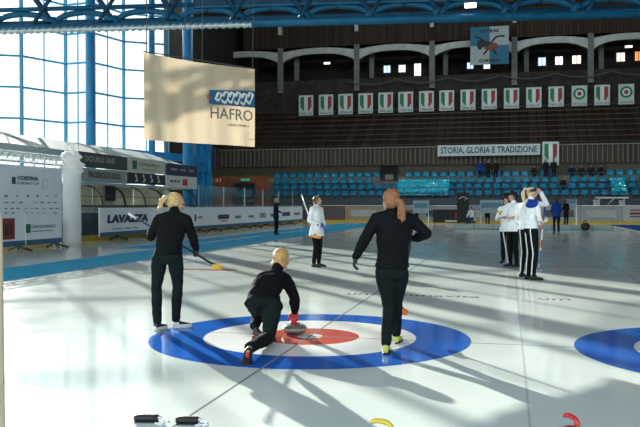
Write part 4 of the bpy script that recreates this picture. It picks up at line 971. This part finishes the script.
def shoe(parent, ankle, heel, toe, m_up, m_sole, k=1.0, label=None, cuff=None):
    """shoe from heel to toe points on the ground side"""
    heel, toe, ankle = V(heel), V(toe), V(ankle); f = (toe-heel); L = f.length; f.normalize()
    up = ankle-heel; up = (up-f*up.dot(f)).normalized(); s = f.cross(up)
    bm = bmesh.new(); R = []
    for t, w, h in ((0, .022, .05), (.04, .030, .082), (.15, .035, .098), (.30, .036, .092), (.45, .039, .072), (.60, .044, .060), (.78, .045, .050), (.92, .036, .042), (1.0, .018, .030)):
        h *= k; w *= k; c = heel+f*L*t+up*(h/2+.012*k); R.append((c, s*w, up*(h/2)))
    loft(bm, smooth_rings(R, 2), 14); seg(bm, ankle+up*.02*k, heel+f*L*.2+up*.06*k, [.036*k, .036*k])
    o = fuse('shoe', bm, m_up, parent, .008*k, 3)
    if label: o['label'] = label
    bm = bmesh.new(); R = []
    for t, w in ((-.02, .022), (.05, .036), (.2, .039), (.4, .038), (.6, .046), (.8, .047), (.93, .036), (1.02, .016)):
        R.append((heel+f*L*t+up*.012*k, s*w*k, up*.012*k))
    loft(bm, smooth_rings(R, 2), 12); part('sole', bm, m_sole, o, True)
    return o
def person(name_label, base, J, k, tf, hf, fit, vox=.012, group=None, hup=(0, 0, 1), cat='person'):
    """J: joints in place coordinates; k: body scale (1 = 1.72 m); tf: chest facing; hf: face direction; fit: clothes"""
    root = empty('person', base, name_label, cat, group)
    J = {a: V(b) for a, b in J.items()}; tf = V(tf).normalized()
    cl = .86
    HM = head_frame(hf, hup)
    # ---- body: one continuous skin
    bm = bmesh.new(); add_head(bm, J['head'], HM, k)
    seg(bm, J['neck'], J['head']+HM @ V((0, -.02, -.05))*k, [.060*k, .054*k, .052*k])
    def torso(bm, g, hem=None, sc=1.0):
        hv = (J['hipR']-J['hipL']).normalized(); sv = (J['shR']-J['shL']).normalized(); pel = (J['hipR']+J['hipL'])/2; shm = (J['shR']+J['shL'])/2
        chest = J.get('chest', pel.lerp(shm, .62)); waist = J.get('waist', pel.lerp(shm, .30)); top = shm.lerp(J['neck'], .55)
        ax = (shm-pel).normalized(); start = pel-ax*(.05*k if hem is None else hem)
        rows = [(start, .165, .115, 0), (pel, .172, .118, 0), (waist, .138, .100, .3), (chest, .165, .118, .7), (shm-ax*.06*k, .172, .108, .9), (shm, .150, .088, 1), (top, .085, .066, 1)]
        if hem is not None: rows[0] = (start, .200, .152, 0); rows[1] = (pel, .182, .134, 0); rows[2] = (waist, .152, .110, .3)
        if hem is not None and hem <= 0: rows[0] = (pel+ax*.05*k, .176, .132, 0); rows.pop(1)
        elif hem is not None and fit.get('top') == 'shirt': rows[0] = (start, .218, .180, 0); rows[1] = (pel, .196, .152, 0)
        R = []
        for c, a, b, t in rows:
            l = hv.lerp(sv, t).normalized(); tn = ax; d = tn.cross(l).normalized(); R.append((c, l*(a*k*sc+g), d*(b*k*sc+g)))
        loft(bm, smooth_rings(R, 3), 24)
        for s_ in ('L', 'R'): seg(bm, J['sh'+s_], shm.lerp(J['neck'], .5).lerp(J['sh'+s_], .35), [.056*k*sc+g, .060*k*sc+g])
    torso(bm, 0, None, cl)
    for s in 'LR':
        sh, el, wr_ = J['sh'+s], J['el'+s], J['wr'+s]; hp, kn, an = J['hip'+s], J['kn'+s], J['an'+s]
        seg(bm, sh, el, [.052*k*cl, .050*k*cl, .044*k*cl, .039*k*cl]); seg(bm, el, wr_, [.040*k*cl, .041*k*cl, .034*k*cl, .027*k])
        seg(bm, hp, kn, [.088*k*cl, .085*k*cl, .070*k*cl, .055*k*cl]); seg(bm, kn, an, [.055*k*cl, .058*k*cl, .050*k*cl, .036*k*cl])
        he, to = J['heel'+s], J['toe'+s]; seg(bm, an, he.lerp(to, .3)+(an-he)*.3, [.030*k, .026*k]); fu_ = (to-he).normalized(); fu_ = ((an-he)-fu_*(an-he).dot(fu_)).normalized()*k; seg(bm, he.lerp(to, .2)+fu_*.045, he.lerp(to, .8)+fu_*.032, [.022*k, .022*k, .014*k])
        dr = J.get('hd'+s, wr_+(wr_-el)*.4)-wr_
        hand(bm, wr_, dr, J.get('pn'+s, V((0, 0, -1))), J.get('th'+s, tf), k, fit.get('curl'+s, .5))
    fuse('body', bm, skin, root, vox*.8, 2, fac=.4)
    # ---- trousers
    bm = bmesh.new(); hv = (J['hipR']-J['hipL']).normalized(); pel = (J['hipR']+J['hipL'])/2; shm = (J['shR']+J['shL'])/2; ax = (shm-pel).normalized(); dp = ax.cross(hv).normalized()
    g = fit.get('tg', .006)*k; wst = pel+ax*.13*k
    loft(bm, smooth_rings([(pel-ax*.07*k, hv*.135*k, dp*.105*k), (pel-ax*.02*k, hv*.170*k, dp*.120*k), (pel+ax*.05*k, hv*.165*k, dp*.118*k), (wst, hv*.142*k, dp*.104*k)], 3), 20)
    for s in 'LR':
        hp, kn, an = J['hip'+s], J['kn'+s], J['an'+s]
        seg(bm, hp, kn, [.092*k+g, .089*k+g, .073*k+g, .060*k+g], 16); seg(bm, kn, kn.lerp(an, .97), [.060*k+g, .062*k+g, .054*k+g, .046*k+g*1.5], 16)
        # seat of the trousers
        ball(bm, hp-dp*(.035*k if dp.dot(tf) > 0 else -.035*k)-ax*.01*k, (.088*k, .085*k, .09*k))
    tr_ = fuse('trousers', bm, fit['trousers'], root, vox, 5, .006*k, 8)
    if fit.get('stripe'):
        for s in fit.get('stripe_sides', 'LR'):
            hp, kn, an = J['hip'+s], J['kn'+s], J['an'+s]; o = fit['stripe_dir'] if 'stripe_dir' in fit else (hv if s == 'R' else -hv)
            o = V(o); bm = bmesh.new(); path(bm, [hp+o*.088*k+ax*.1*k, hp+o*.097*k, hp.lerp(kn, .5)+o*.086*k, kn+o*.066*k, kn.lerp(an, .4)+o*.066*k, an+o*.05*k], .013*k, 7); part('side_stripe', bm, fit['stripe'], tr_, True, 'white side stripe')
    # ---- jacket
    bm = bmesh.new(); jg = fit.get('jg', .012)*k; torso(bm, jg, fit.get('hem', .10)*k)
    for s in 'LR':
        sh, el, wr_ = J['sh'+s], J['el'+s], J['wr'+s]
        seg(bm, sh, el, [.056*k+jg, .054*k+jg, .049*k+jg, .046*k+jg], 16); e = fit.get('sleeve', .96); seg(bm, el, el.lerp(wr_, e), [.046*k+jg, .046*k+jg, .040*k+jg, .036*k+jg*.7], 16)
    seg(bm, J['neck']-ax*.02*k, J['neck']+(J['head']-J['neck'])*.32, [.066*k, .064*k])
    jk = fuse(fit.get('top', 'jacket'), bm, fit['jacket'], root, vox, 4, .008*k, 8)
    # ---- shoes, gloves
    for s in 'LR': shoe(root, J['an'+s], J['heel'+s], J['toe'+s], fit.get('shoe', shoe_b), fit.get('sole', shoe_b), k)
    for s in 'LR':
        gm = fit.get('glove'+s)
        if gm:
            wr_, el = J['wr'+s], J['el'+s]; dr = J.get('hd'+s, wr_+(wr_-el)*.4)-wr_; bm = bmesh.new()
            hand(bm, wr_, dr, J.get('pn'+s, V((0, 0, -1))), J.get('th'+s, tf), k, fit.get('curl'+s, .5), .004*k); seg(bm, wr_-dr.normalized()*.05*k, wr_+dr.normalized()*.01*k, [.036*k, .033*k])
            fuse('glove', bm, gm, root, .006*k if vox < .011 else .010*k, 2, fac=.4)
    # ---- hair
    hc = J['head']; H = lambda x, y, z: hc+HM @ V((x*k, y*k, z*k)); bm = bmesh.new(); hb_ = lambda p, r: ball(bm, H(*p), tuple(a*k for a in r), HM, 18, 12)
    st = fit.get('hair', 'short')
    hb_((0, -.030, .040), (.084, .094, .090)); hb_((0, -.055, -.01), (.074, .062, .072))
    for s in (-1, 1): hb_((s*.062, -.02, .005), (.024, .05, .055))
    if st == 'bun': hb_((0, -.125, .03), (.042, .04, .042))
    if st == 'bob': hb_((0, -.055, -.045), (.088, .072, .062)); hb_((0, -.02, .06), (.088, .095, .078)); hb_((.03, -.10, .0), (.04, .035, .04)); hb_((-.05, -.06, -.05), (.04, .04, .05))
    if st == 'short_full': hb_((0, -.06, -.04), (.080, .06, .06)); hb_((0, .02, .09), (.07, .06, .035))
    if fit.get('full'): hb_((0, -.03, .05), (.092, .098, .088)); hb_((-.02, -.06, -.02), (.078, .06, .065))
    if st in ('ponytail', 'highpony', 'sidepony'):
        a = {'ponytail': (0, -.11, .03), 'highpony': (0, -.10, .085), 'sidepony': (0, -.10, .05)}[st]; tl = [H(*p) for p in fit['tail']] if 'tail' in fit else [H(*a), H(0, -.15, .0), H(0, -.15, -.08), H(0, -.13, -.17), H(0, -.12, -.23)]
        rr = fit.get('tail_r', .036)*k
        for j, (ox, oy, sc_) in enumerate(((0, 0, 1), (.022, .008, .7), (-.022, .008, .7), (.008, -.02, .7), (-.01, -.018, .6))):
            path(bm, [p+HM @ V((ox*k*(.3+.3*i), oy*k, -.01*k*j*i/3)) for i, p in enumerate(tl)], [rr*sc_*f for f in (.62, .95, 1.0, .8, .45, .25, .15)[:len(tl)]], 10, 4)
    hr = fuse('hair', bm, fit['hairm'], root, min(vox*.8, .009), 1, .007*k, 34, fac=.3)
    if st in ('ponytail', 'highpony', 'sidepony'):
        a = tl[0].lerp(tl[1], .25); bm = bmesh.new(); dd = (tl[1]-tl[0]).normalized(); seg(bm, a-dd*.008*k, a+dd*.008*k, [.031*k, .031*k]); part('hair_tie', bm, tie_m, hr, True)
    if fit.get('headband'):
        bm = bmesh.new(); R = []
        u, v = HM @ V((1, 0, 0)), HM @ V((0, .97, .2)); nn = u.cross(v)
        for z, gr in ((-.030, .0), (-.02, .006), (.022, .006), (.032, .0)): R.append((H(0, -.014, .045)+nn*z*k, u*(.084*k+gr*k), v*(.1*k+gr*k)))
        loft(bm, R, 24); part('headband', bm, fit['headband'], root, True)
    if fit.get('cap'):
        bm = bmesh.new(); hb2 = lambda p, r: ball(bm, H(*p), tuple(a*k for a in r), HM, 18, 12)
        hb2((0, -.018, .062), (.086, .102, .078)); hb2((0, .09, .062), (.06, .065, .012)); fuse('cap', bm, fit['cap'], root, .009, 1)
    if fit.get('eyes', True) and fit.get('face'):
        for s in (-1, 1):
            bm = bmesh.new(); ball(bm, H(s*.030, .082, .006), (.012*k, .010*k, .007*k), HM, 10, 6); part('eye', bm, eye_m, root, True)
        bm = bmesh.new(); ball(bm, H(0, .094, -.060), (.022*k, .006*k, .007*k), HM, 10, 6); part('mouth', bm, lip_m, root, True)
    return root, jk, HM
def broom(p_top, p_head, head_dir, label, shaft_m, head_m, grip_m=None, bands=None, hw=.20, r=.0145):
    p_top, p_head = V(p_top), V(p_head); b = empty('curling_broom', p_head, label, 'curling broom'); d = (p_top-p_head).normalized()
    bm = bmesh.new(); bar(bm, p_head+d*.03, p_top, r, 10); sh = part('handle', bm, shaft_m, b, True)
    if grip_m: bm = bmesh.new(); bar(bm, p_top-d*.12, p_top+d*.004, r*1.25, 10); part('grip', bm, grip_m, b, True)
    if bands:
        for t0_, t1_, m in bands: bm = bmesh.new(); bar(bm, p_top.lerp(p_head, t0_), p_top.lerp(p_head, t1_), r*1.12, 10); part('coloured_band', bm, m, b, True)
    hd = V(head_dir).normalized(); n = hd.cross(d).cross(hd); n.normalize(); bm = bmesh.new(); s = hd.cross(n)
    R = [(p_head+hd*hw/2*t+n*.005, s*.036*w, n*.022*w) for t, w in ((-1, .6), (-.9, .95), (0, 1.05), (.9, .95), (1, .6))]
    loft(bm, smooth_rings(R, 2), 14); part('brush_head', bm, head_m, b, True)
    bm = bmesh.new(); R = [(p_head+hd*hw/2*t-n*.022, s*.032*w, n*.014*w) for t, w in ((-.92, .8), (0, 1), (.92, .8))]; loft(bm, R, 12); part('brush_pad', bm, head_m, b, True)
    bm = bmesh.new(); seg(bm, p_head+n*.01, p_head+d*.06, [.024, .019]); part('swivel', bm, black, b, True)
    return b
orange_p, yel_p = mat('orange_brush', (.75, .28, .02), .5), mat('amber_brush', (.75, .42, .03), .5)
carbon, wshaft = mat('black_shaft', (.015, .015, .016), .35), mat('white_shaft', (.72, .73, .74), .35)

def pose(base, H, face, dist_px=None, **kw):
    """ordinary standing joints; face = unit vector the chest points to. kw: extra joint offsets (right, fwd, up) in metres*k"""
    k = H/1.72; base = V(base); f = V((face[0], face[1], 0)).normalized(); r = V((f.y, -f.x, 0)); z = V((0, 0, 1)); P = lambda a, b, c: base+r*a*k+f*b*k+z*c*k
    J = dict(head=P(0, .03, 1.605), neck=P(0, -.01, 1.45), shL=P(-.175, 0, 1.40), shR=P(.175, 0, 1.40), elL=P(-.23, -.03, 1.12), elR=P(.23, -.03, 1.12), wrL=P(-.22, .08, .89), wrR=P(.22, .08, .89),
             hipL=P(-.09, 0, .90), hipR=P(.09, 0, .90), knL=P(-.10, .03, .49), knR=P(.10, .03, .49), anL=P(-.10, -.01, .09), anR=P(.10, -.01, .09), heelL=P(-.10, -.07, .0), heelR=P(.10, -.07, 0), toeL=P(-.13, .18, 0), toeR=P(.13, .18, 0))
    for a, b in kw.items(): J[a] = P(*b)
    return J, k, f, r, P
TOCAM = lambda b: (V((0, 0, 0))-V((b[0], b[1], 0))).normalized()
RT = RV                                  # picture right

# ---- player in black walking with a broom, left
d0 = 9.62; Pt = lambda x, y, dd=0: U(x, y, d0+dd)
g1, g2 = G(157, 331.5), G(171, 327.5); base = (g1+g2)/2
J = dict(head=Pt(176.5, 203, .04), neck=Pt(174, 211.5), shL=Pt(158.5, 219, .03), shR=Pt(186.5, 219.5, 0), elL=Pt(150.5, 237, .10), wrL=Pt(153, 234, .30), elR=Pt(192.5, 236, .06), wrR=Pt(195.8, 249, .20), hdR=Pt(198.5, 255, .27),
         hipL=Pt(159.5, 258.5, .02), hipR=Pt(175, 258.5, -.01), knL=Pt(156.3, 287, .04), knR=Pt(177.5, 286, .04), anL=Pt(156.3, 323, -.05), anR=Pt(173.5, 318, .06), heelL=G(154.5, 331.3), toeL=G(163, 329.0), heelR=G(171.5, 328), toeR=G(188.5, 326.6))
J['toeL'] = J['heelL']+(FV*.22+RV*.10); J['anL'] = J['heelL']+V((0, 0, .10))+FV*.05+RV*.02; J['toeR'] = J['heelR']+RV*.235+FV*.07; J['anR'] = J['heelR']+V((0, 0, .10))+RV*.05
J['hdL'] = J['wrL']+V((0, 0, -.03))+RV*.07+FV*.05; J['pnL'] = V((0, 0, 1)); J['thL'] = FV; J['pnR'] = -RV; J['thR'] = FV
P1, _, _ = person('player in black jacket and trousers with blond ponytail, sweeping on the left', base, J, .985, FV+RV*.35, RV*.9+FV*.35-V((0, 0, .25)),
    dict(trousers=c_trouser, jacket=c_black, shoe=shoe_b, sole=sole_m, gloveR=glv_b, gloveL=glv_b, hair='ponytail', hairm=h_blond, tail=[(0, -.09, .03), (0, -.14, .035), (0, -.175, -.01), (.0, -.18, -.07), (0, -.165, -.10)], tail_r=.034, curlL=.9, curlR=.9, hem=0, face=True), .009)
for nm in ('shoe', ):
    for ch in P1.children:
        if ch.name.startswith('shoe'):
            ch.data.materials.append(shoe_w)
            for p in ch.data.polygons:
                if (p.center.z+off_of(ch).z) < .045 or noise.noise(V(p.center)*14) > .22: p.material_index = 1
bh = Pt(217.0, 266.8, .30); top = Pt(128.5, 213.5, .30)
broom(top, bh, RV*.85+FV*.4-V((0, 0, .1)), 'black broom with amber brush head carried across by the player on the left', carbon, yel_p, grip_m=mat('silver_grip', (.5, .5, .5), .35), hw=.13)

# ---- crouching player delivering the stone
d0 = 8.75; Pt = lambda x, y, dd=0: U(x, y, d0+dd)
base = G(262, 352)
J = dict(head=Pt(281.5, 260.5, .50), neck=Pt(276.5, 270.5, .36), shL=Pt(262, 279, .28), shR=Pt(286, 279.5, .30), elL=Pt(256, 296, .42), wrL=Pt(262, 310, .62), elR=Pt(294.2, 297, .36), wrR=Pt(295, 311.5, .42), hdR=Pt(294.3, 318.5, .44),
         hipL=Pt(255.5, 303.5, -.08), hipR=Pt(272.5, 305.5, -.06), waist=Pt(263.5, 294.5, .03), chest=Pt(269, 284, .17),
         knL=Pt(258, 314, .42), anL=Pt(254.5, 326.5, .12), heelL=Pt(252, 334.3, .10), toeL=Pt(275, 343, -.03),
         knR=Pt(268.5, 339, -.28), anR=Pt(252.5, 346.5, -.95), heelR=Pt(249.2, 341.0, -1.04), toeR=Pt(246.0, 366.0, -1.18))
J['heelL'].z = 0.0; J['toeL'].z = 0.0; J['knR'].z = max(J['knR'].z, .085); J['toeR'] = G(246.3, 366.3)
hv = J['heelR']-J['toeR']; J['heelR'] = J['toeR']+hv.normalized()*.26
J['anR'] = J['heelR']+FV*.10+V((0, 0, -.02)); J['pnR'] = V((0, 0, -1)); J['thR'] = -RV
P2, _, _ = person('crouching player in black with blond hair, sliding behind the stone', base, J, 1.06, FV+RV*.3-V((0, 0, .35)), FV+RV*.45-V((0, 0, .15)),
    dict(trousers=c_trouser, jacket=c_black, shoe=shoe_b, sole=shoe_b, gloveR=glv_r, hair='bob', hairm=h_gold, curlR=.75, hem=.02), .009, hup=(0, 0, 1))
for ch in P2.children:
    if ch.name.startswith('shoe'):
        ch['label'] = 'black shoe with red mark'
        if (ch.data.vertices[0].co+off_of(ch)-J['toeR']).length < .4:
            mid = J['toeR'].lerp(J['heelR'], .62)-FV*.045; bm = bmesh.new(); ball(bm, mid+FV*.012, (.022, .02, .03)); part('red_mark', bm, red_ink, ch)
        else:
            bm = bmesh.new(); q = J['heelL'].lerp(J['toeL'], .12); ball(bm, q+V((0, 0, .05))-FV*.035, (.03, .02, .012)); part('red_mark', bm, red_ink, ch)
# ---- player in black walking away, right
d0 = 8.15; Pt = lambda x, y, dd=0: U(x, y, d0+dd)
base = G(391, 350)
J = dict(head=Pt(390.5, 201.5, .03), neck=Pt(393, 213), shL=Pt(376.5, 219, .0), shR=Pt(411.5, 219.5, .0), elL=Pt(364.5, 240, -.03), wrL=Pt(355.8, 257, .05), hdL=Pt(353.5, 266, .07), elR=Pt(426.5, 233.5, .02), wrR=Pt(416, 238.5, .22), hdR=Pt(408.5, 241.5, .28),
         hipL=Pt(384, 272, .0), hipR=Pt(400, 272, .02), knL=Pt(389, 306, .03), knR=Pt(396, 305, .16), anL=Pt(387, 341.5, -.02), anR=Pt(396.5, 335.5, .38), heelL=G(385.8, 355.2), heelR=G(397, 344.5))
J['toeL'] = J['heelL']+FV*.24+RV*.035; J['toeR'] = J['heelR']+FV*.235+RV*.06
J['anL'] = J['heelL']+V((0, 0, .105))+FV*.06+RV*.008; J['anR'] = J['heelR']+V((0, 0, .105))+FV*.06
J['pnL'] = RV; J['thL'] = FV; J['pnR'] = V((0, 0, 1)); J['thR'] = FV
P3, _, _ = person('player in black with auburn ponytail walking away in the right half of the near target', base, J, .985, FV, FV-RV*.35-V((0, 0, .12)),
    dict(trousers=c_trouser, jacket=c_black, shoe=shoe_y, sole=shoe_b, gloveL=glv_b, gloveR=glv_b, hair='ponytail', hairm=h_red, full=True, tail=[(.015, -.085, .0), (.045, -.13, -.015), (.062, -.14, -.07), (.066, -.125, -.13), (.074, -.115, -.18)], tail_r=.038, curlL=.45, curlR=.9, hem=0), .009)
bh = U(400.5, 309, 9.0); tp = U(410, 243.5, 8.47); tp = tp+(tp-bh).normalized()*.18
broom(tp, bh, RV*.8-V((0, 0, .55)), 'broom with orange brush head carried by the player walking away', carbon, mat('orange_red_brush', (.70, .16, .03), .5))

# ---- curler in white with raised broom
b4 = G(316.5, 266.8); face = (RV*.75-FV*.55)
J, k, f, r, P = pose(b4, 1.74, face, elR=(.24, -.05, 1.13), wrR=(.10, .17, 1.02), hdR=(.02, .22, 1.00), elL=(-.23, .02, 1.12), wrL=(-.08, .20, .98), hdL=(.0, .23, .93), pnR=(0, 0, 0), toeL=(-.13, .19, 0), toeR=(.12, .19, 0), knR=(.09, .05, .49))
J['pnR'] = V((0, 0, -1)); J['thR'] = V((0, 0, 1)); J['thL'] = V((0, 0, 1)); J['pnL'] = V((0, 0, -1))
P4, _, HM = person('curler in white shirt and dark trousers holding a white broom upright, left of centre', b4, J, k*.93, face, RV*.9-FV*.2+V((0, 0, .25)), dict(trousers=c_black, jacket=c_white, top='shirt', hem=.16, gloveL=glv_bl, gloveR=glv_bl, hair='short_full', hairm=h_brown, face=True), .011)
d4 = (b4-V((0, 0, 0))).dot(FV); ph = U(315.8, 236.5, d4-.36); pt4 = U(301.5, 194.5, d4+.05)
broom(pt4, ph, RV*.95-V((0, 0, .2)), 'white broom with orange head leaning on the shoulder of the curler left of centre', wshaft, orange_p, hw=.26)
# ---- lone person in dark clothes at the far left boards
b5 = G(276, 234.6); face = RV*.95-FV*.3; J, k, f, r, P = pose(b5, 1.86, face, elR=(.25, .12, 1.28), wrR=(.13, .22, 1.52), hdR=(.09, .16, 1.60), wrL=(-.16, .20, 1.05))
J['pnR'] = -f; J['thR'] = V((0, 0, 1))
person('lone person in dark tracksuit raising a hand to the head by the left boards', b5, J, k*.92, face, RV, dict(trousers=c_navy, jacket=c_navy, hair='short_full', hairm=h_gold), .016)
# ---- group of curlers in white on the right
bA = G(531, 279.6); H_ = 1.90; face = RV*.95+FV*.25
J, k, f, r, P = pose(bA, H_, face, elL=(-.23, .10, 1.40), shL=(-.175, .02, 1.39), wrL=(-.10, .16, 1.60), hdL=(-.07, .08, 1.66), elR=(.24, .05, 1.12), wrR=(.14, .24, 1.10), hdR=(.10, .31, 1.12), head=(0, .03, 1.60))
J['elL'] = U(546.3, 204, bA.dot(FV)+.05); J['wrL'] = U(541.0, 192.5, bA.dot(FV)-.02); J['hdL'] = U(537.5, 188.5, bA.dot(FV)-.03)
J['pnL'] = -f; J['thL'] = -f; J['thR'] = V((0, 0, 1))
fA = dict(trousers=c_black, jacket=c_white, top='shirt', hem=0, stripe=mat('white_stripe', (.75, .75, .75), .6), hair='highpony', hairm=mat('pale_blond_hair', (.62, .48, .28), .45, 0, .5, .3, 60, .4, 90), headband=tie_m, tail=[(0, -.09, .07), (0, -.15, .10), (0, -.19, .04), (0, -.19, -.06), (0, -.18, -.14)], tail_r=.034, face=True, stripe_dir=-f*.9-r*.0+(-FV)*.5, stripe_sides='LR')
PA, jkA, _ = person('curler in white shirt with blond ponytail and dark headband shading the eyes', bA, J, k*.87, face, RV*.95-FV*.1+V((0, 0, .05)), fA, .011)
dA = bA.dot(FV)
def cloth_patch(o, c, r, m):
    o.data.materials.append(m); i = len(o.data.materials)-1; off = off_of(o)
    for p in o.data.polygons:
        q = p.center+off-c
        if (q.dot(RV)/r[0])**2+(q.dot(FV)/r[1])**2+(q.z/r[2])**2 < 1: p.material_index = i
cloth_patch(jkA, U(529.5, 203, dA-.2), (.17, .25, .11), c_blue); cloth_patch(jkA, U(541, 214, dA-.1), (.06, .3, .16), mat('red_cloth', (.45, .03, .04), .7))
tA, hA = U(545.5, 198, dA+.1), G(539, 272); hA.z = .04
broom(tA, hA, RV*.4-FV*.8, 'broom with white, blue and red handle standing beside the curler with the headband', wshaft, mat('grey_brush', (.35, .37, .40), .5), bands=((.10, .24, c_blue), (.34, .40, red_ink), (.55, .66, red_ink), (.70, .9, mat('blue_band', (.06, .14, .40), .5))))
bB = G(525.5, 277.2); face = RV*.9+FV*.4; J, k, f, r, P = pose(bB, 1.84, face, wrL=(-.16, .20, 1.0), wrR=(.16, .22, 1.05))
person('curler in white hidden behind the one with the headband', bB, J, k*.84, face, RV+FV*.5, dict(trousers=c_black, jacket=c_white, top='shirt', hem=0, stripe=MATS['white_stripe'], hair='short', hairm=h_brown, stripe_dir=-f*.9-FV*.5, stripe_sides='LR'), .013)
bC = G(513.5, 266.6); face = -RV*.8-FV*.45; J, k, f, r, P = pose(bC, 1.85, face, elR=(.24, .02, 1.14), wrR=(.12, .24, 1.12), hdR=(.08, .32, 1.12), elL=(-.24, .04, 1.15), wrL=(-.06, .20, 1.12), hdL=(.02, .23, 1.12))
person('curler in white short sleeved shirt and dark cap, left of the headband wearer', bC, J, k*.90, face, -RV*.9-FV*.25, dict(trousers=c_black, jacket=c_white, top='shirt', hem=.10, hair='short_full', hairm=h_black, cap=c_dark, sleeve=.15, face=True), .012)
bD = G(507, 262.8); face = -RV*.4-FV*.8; J, k, f, r, P = pose(bD, 1.74, face, elR=(.24, .06, 1.14), wrR=(.16, .26, 1.16), hdR=(.14, .34, 1.17))
person('curler in white at the left of the group, behind the raised yellow brush', bD, J, k*.90, face, -RV*.8-FV*.5, dict(trousers=c_black, jacket=c_white, top='shirt', hem=.10, hair='short_full', hairm=h_black, face=True, sleeve=.2), .013)
dD = bD.dot(FV)-.34; tD, hD = G(508.5, 264.5), U(499.8, 212, dD)
broom(tD, hD, RV*.8-FV*.4, 'upturned pale broom with yellow brush head at the left of the group in white', wshaft, mat('yellow_brush', (.75, .55, .03), .5), hw=.13)
# ---- people in blue and black beyond the group
b6 = G(556.5, 233.6); face = FV+RV*.1; J, k, f, r, P = pose(b6, 1.90, face, wrL=(-.17, .18, 1.0), wrR=(.17, .18, 1.0))
person('person in royal blue jacket and black trousers seen from behind on the far ice', b6, J, k*.92, face, FV, dict(trousers=c_dark, jacket=c_blue, hair='short_full', hairm=h_black), .017)
b7 = G(566, 227.2); face = -FV+RV*.5; J, k, f, r, P = pose(b7, 1.90, face, wrL=(-.10, .26, 1.02), wrR=(.05, .28, 1.05))
person('person in black beside the one in royal blue on the far ice', b7, J, k*.9, face, RV-FV*.3, dict(trousers=c_dark, jacket=c_dark, hair='short_full', hairm=h_brown), .018)
# ---- people at the far end
def seated(base, H, face, label, fit, seat=.47, vox=.02, lean=.0, group=None):
    J, k, f, r, P = pose(base, H, face); z = seat-.02
    Q = lambda a, b, c: P(a, b, c)
    J.update(hipL=Q(-.09, 0, z), hipR=Q(.09, 0, z), knL=Q(-.12, .42, z+.02), knR=Q(.12, .42, z+.02), anL=Q(-.12, .40, .09), anR=Q(.12, .40, .09), heelL=Q(-.12, .34, 0), heelR=Q(.12, .34, 0), toeL=Q(-.13, .58, 0), toeR=Q(.13, .58, 0),
             shL=Q(-.175, lean, z+.50), shR=Q(.175, lean, z+.50), neck=Q(0, lean, z+.55), head=Q(0, lean+.05, z+.71), elL=Q(-.24, lean+.08, z+.24), elR=Q(.24, lean+.08, z+.24), wrL=Q(-.12, lean+.28, z+.15), wrR=Q(.12, lean+.28, z+.15))
    return person(label, base, J, k, f, f, fit, vox, group)
b8 = G(472.5, 226.6); fc = -RV*.6-FV*.5
seated(b8, 1.85, fc, 'person in white top and blue trousers sitting at the far end of the ice', dict(trousers=c_jeans, jacket=c_white, top='shirt', hair='short_full', hairm=h_black), .52, .02, .12)
ch = empty('stool', b8, 'small dark stool under the seated person at the far end', 'stool'); bm = bmesh.new(); box(bm, -.22, .22, -.22, .22, .36, .41); obj('seat', bm, dark_metal, ch)
for sx in (-.18, .18):
    for sy in (-.18, .18): bm = bmesh.new(); bar(bm, (sx, sy, .003), (sx*.9, sy*.9, .37), .02); obj('leg', bm, dark_metal, ch)
def far_person(px, py_head, t, label, H, face, fit, zbase=None, group=None, **kw):
    top = PT(px, py_head, t); b = V((top.x, t, 0 if zbase is None else zbase))
    J, k, f, r, P = pose(b, H, face, **kw); return person(label, b, J, k, face, face, fit, .022, group)
far_person(487.5, 200, 64.9, 'person in a long dark coat beyond the seated person at the far end', 1.80, -FV, dict(trousers=c_dark, jacket=c_dark, hem=.4, hair='short_full', hairm=h_black))
far_person(403, 201, 64.9, 'person in pale top partly hidden by the auburn haired player', 1.80, RV, dict(trousers=c_dark, jacket=c_white, top='shirt', hair='short_full', hairm=h_brown))
far_person(416.5, 200, 64.9, 'person in a long dark coat just right of the auburn haired player', 1.85, -RV, dict(trousers=c_dark, jacket=c_dark, hem=.4, hair='short_full', hairm=h_black))
# ---- spectators in the stand
gS = None
for px, lb, mm in ((480, 'standing spectator in blue jacket, left of two in black under the long banner', c_blue), (488, 'standing spectator in black in the middle of three under the long banner', c_dark), (495.5, 'standing spectator in black, right of three under the long banner', c_dark),
                   (545.5, 'standing spectator in dark blue under the large shield banner', c_navy), (553.5, 'standing spectator in black, right of the one in dark blue under the shield banner', c_dark)):
    far_person(px, 160, 71.96, lb, 1.78, -FV, dict(trousers=c_dark, jacket=mm, hair='short_full', hairm=h_black), 3.74, gS)
for j, (px, lb) in enumerate(((531.5, 'seated dark dressed spectator alone left of the large shield banner'), (572, 'seated dark spectator, first of the row at the right end of the stand'), (580.5, 'seated dark spectator, second of the row at the right end of the stand'), (589, 'seated dark spectator, third of the row at the right end of the stand'), (599, 'seated dark spectator, last of the row at the right end of the stand'))):
    p = PT(px, 170, 72.3); p.x = min((o.location.x for o in COL.objects if o.name.startswith('stadium_seat') and abs(o.location.y-72.3) < .1), key=lambda x: abs(x-p.x)); seated(V((p.x, 72.3, 3.74)), 1.72, V((0, -1, 0)), lb, dict(trousers=c_dark, jacket=(c_dark, c_navy)[j % 2], hair='short_full', hairm=h_black), .50, .024)
p = PT(566, 181, 70.6); p.x = min((o.location.x for o in COL.objects if o.name.startswith('stadium_seat') and abs(o.location.y-70.6) < .1), key=lambda x: abs(x-p.x)); seated(V((p.x, 70.6, 2.58)), 1.72, V((0, -1, 0)), 'seated dark spectator low in the stand right of the standing pair', dict(trousers=c_dark, jacket=c_dark, hair='short_full', hairm=h_black), .50, .024)
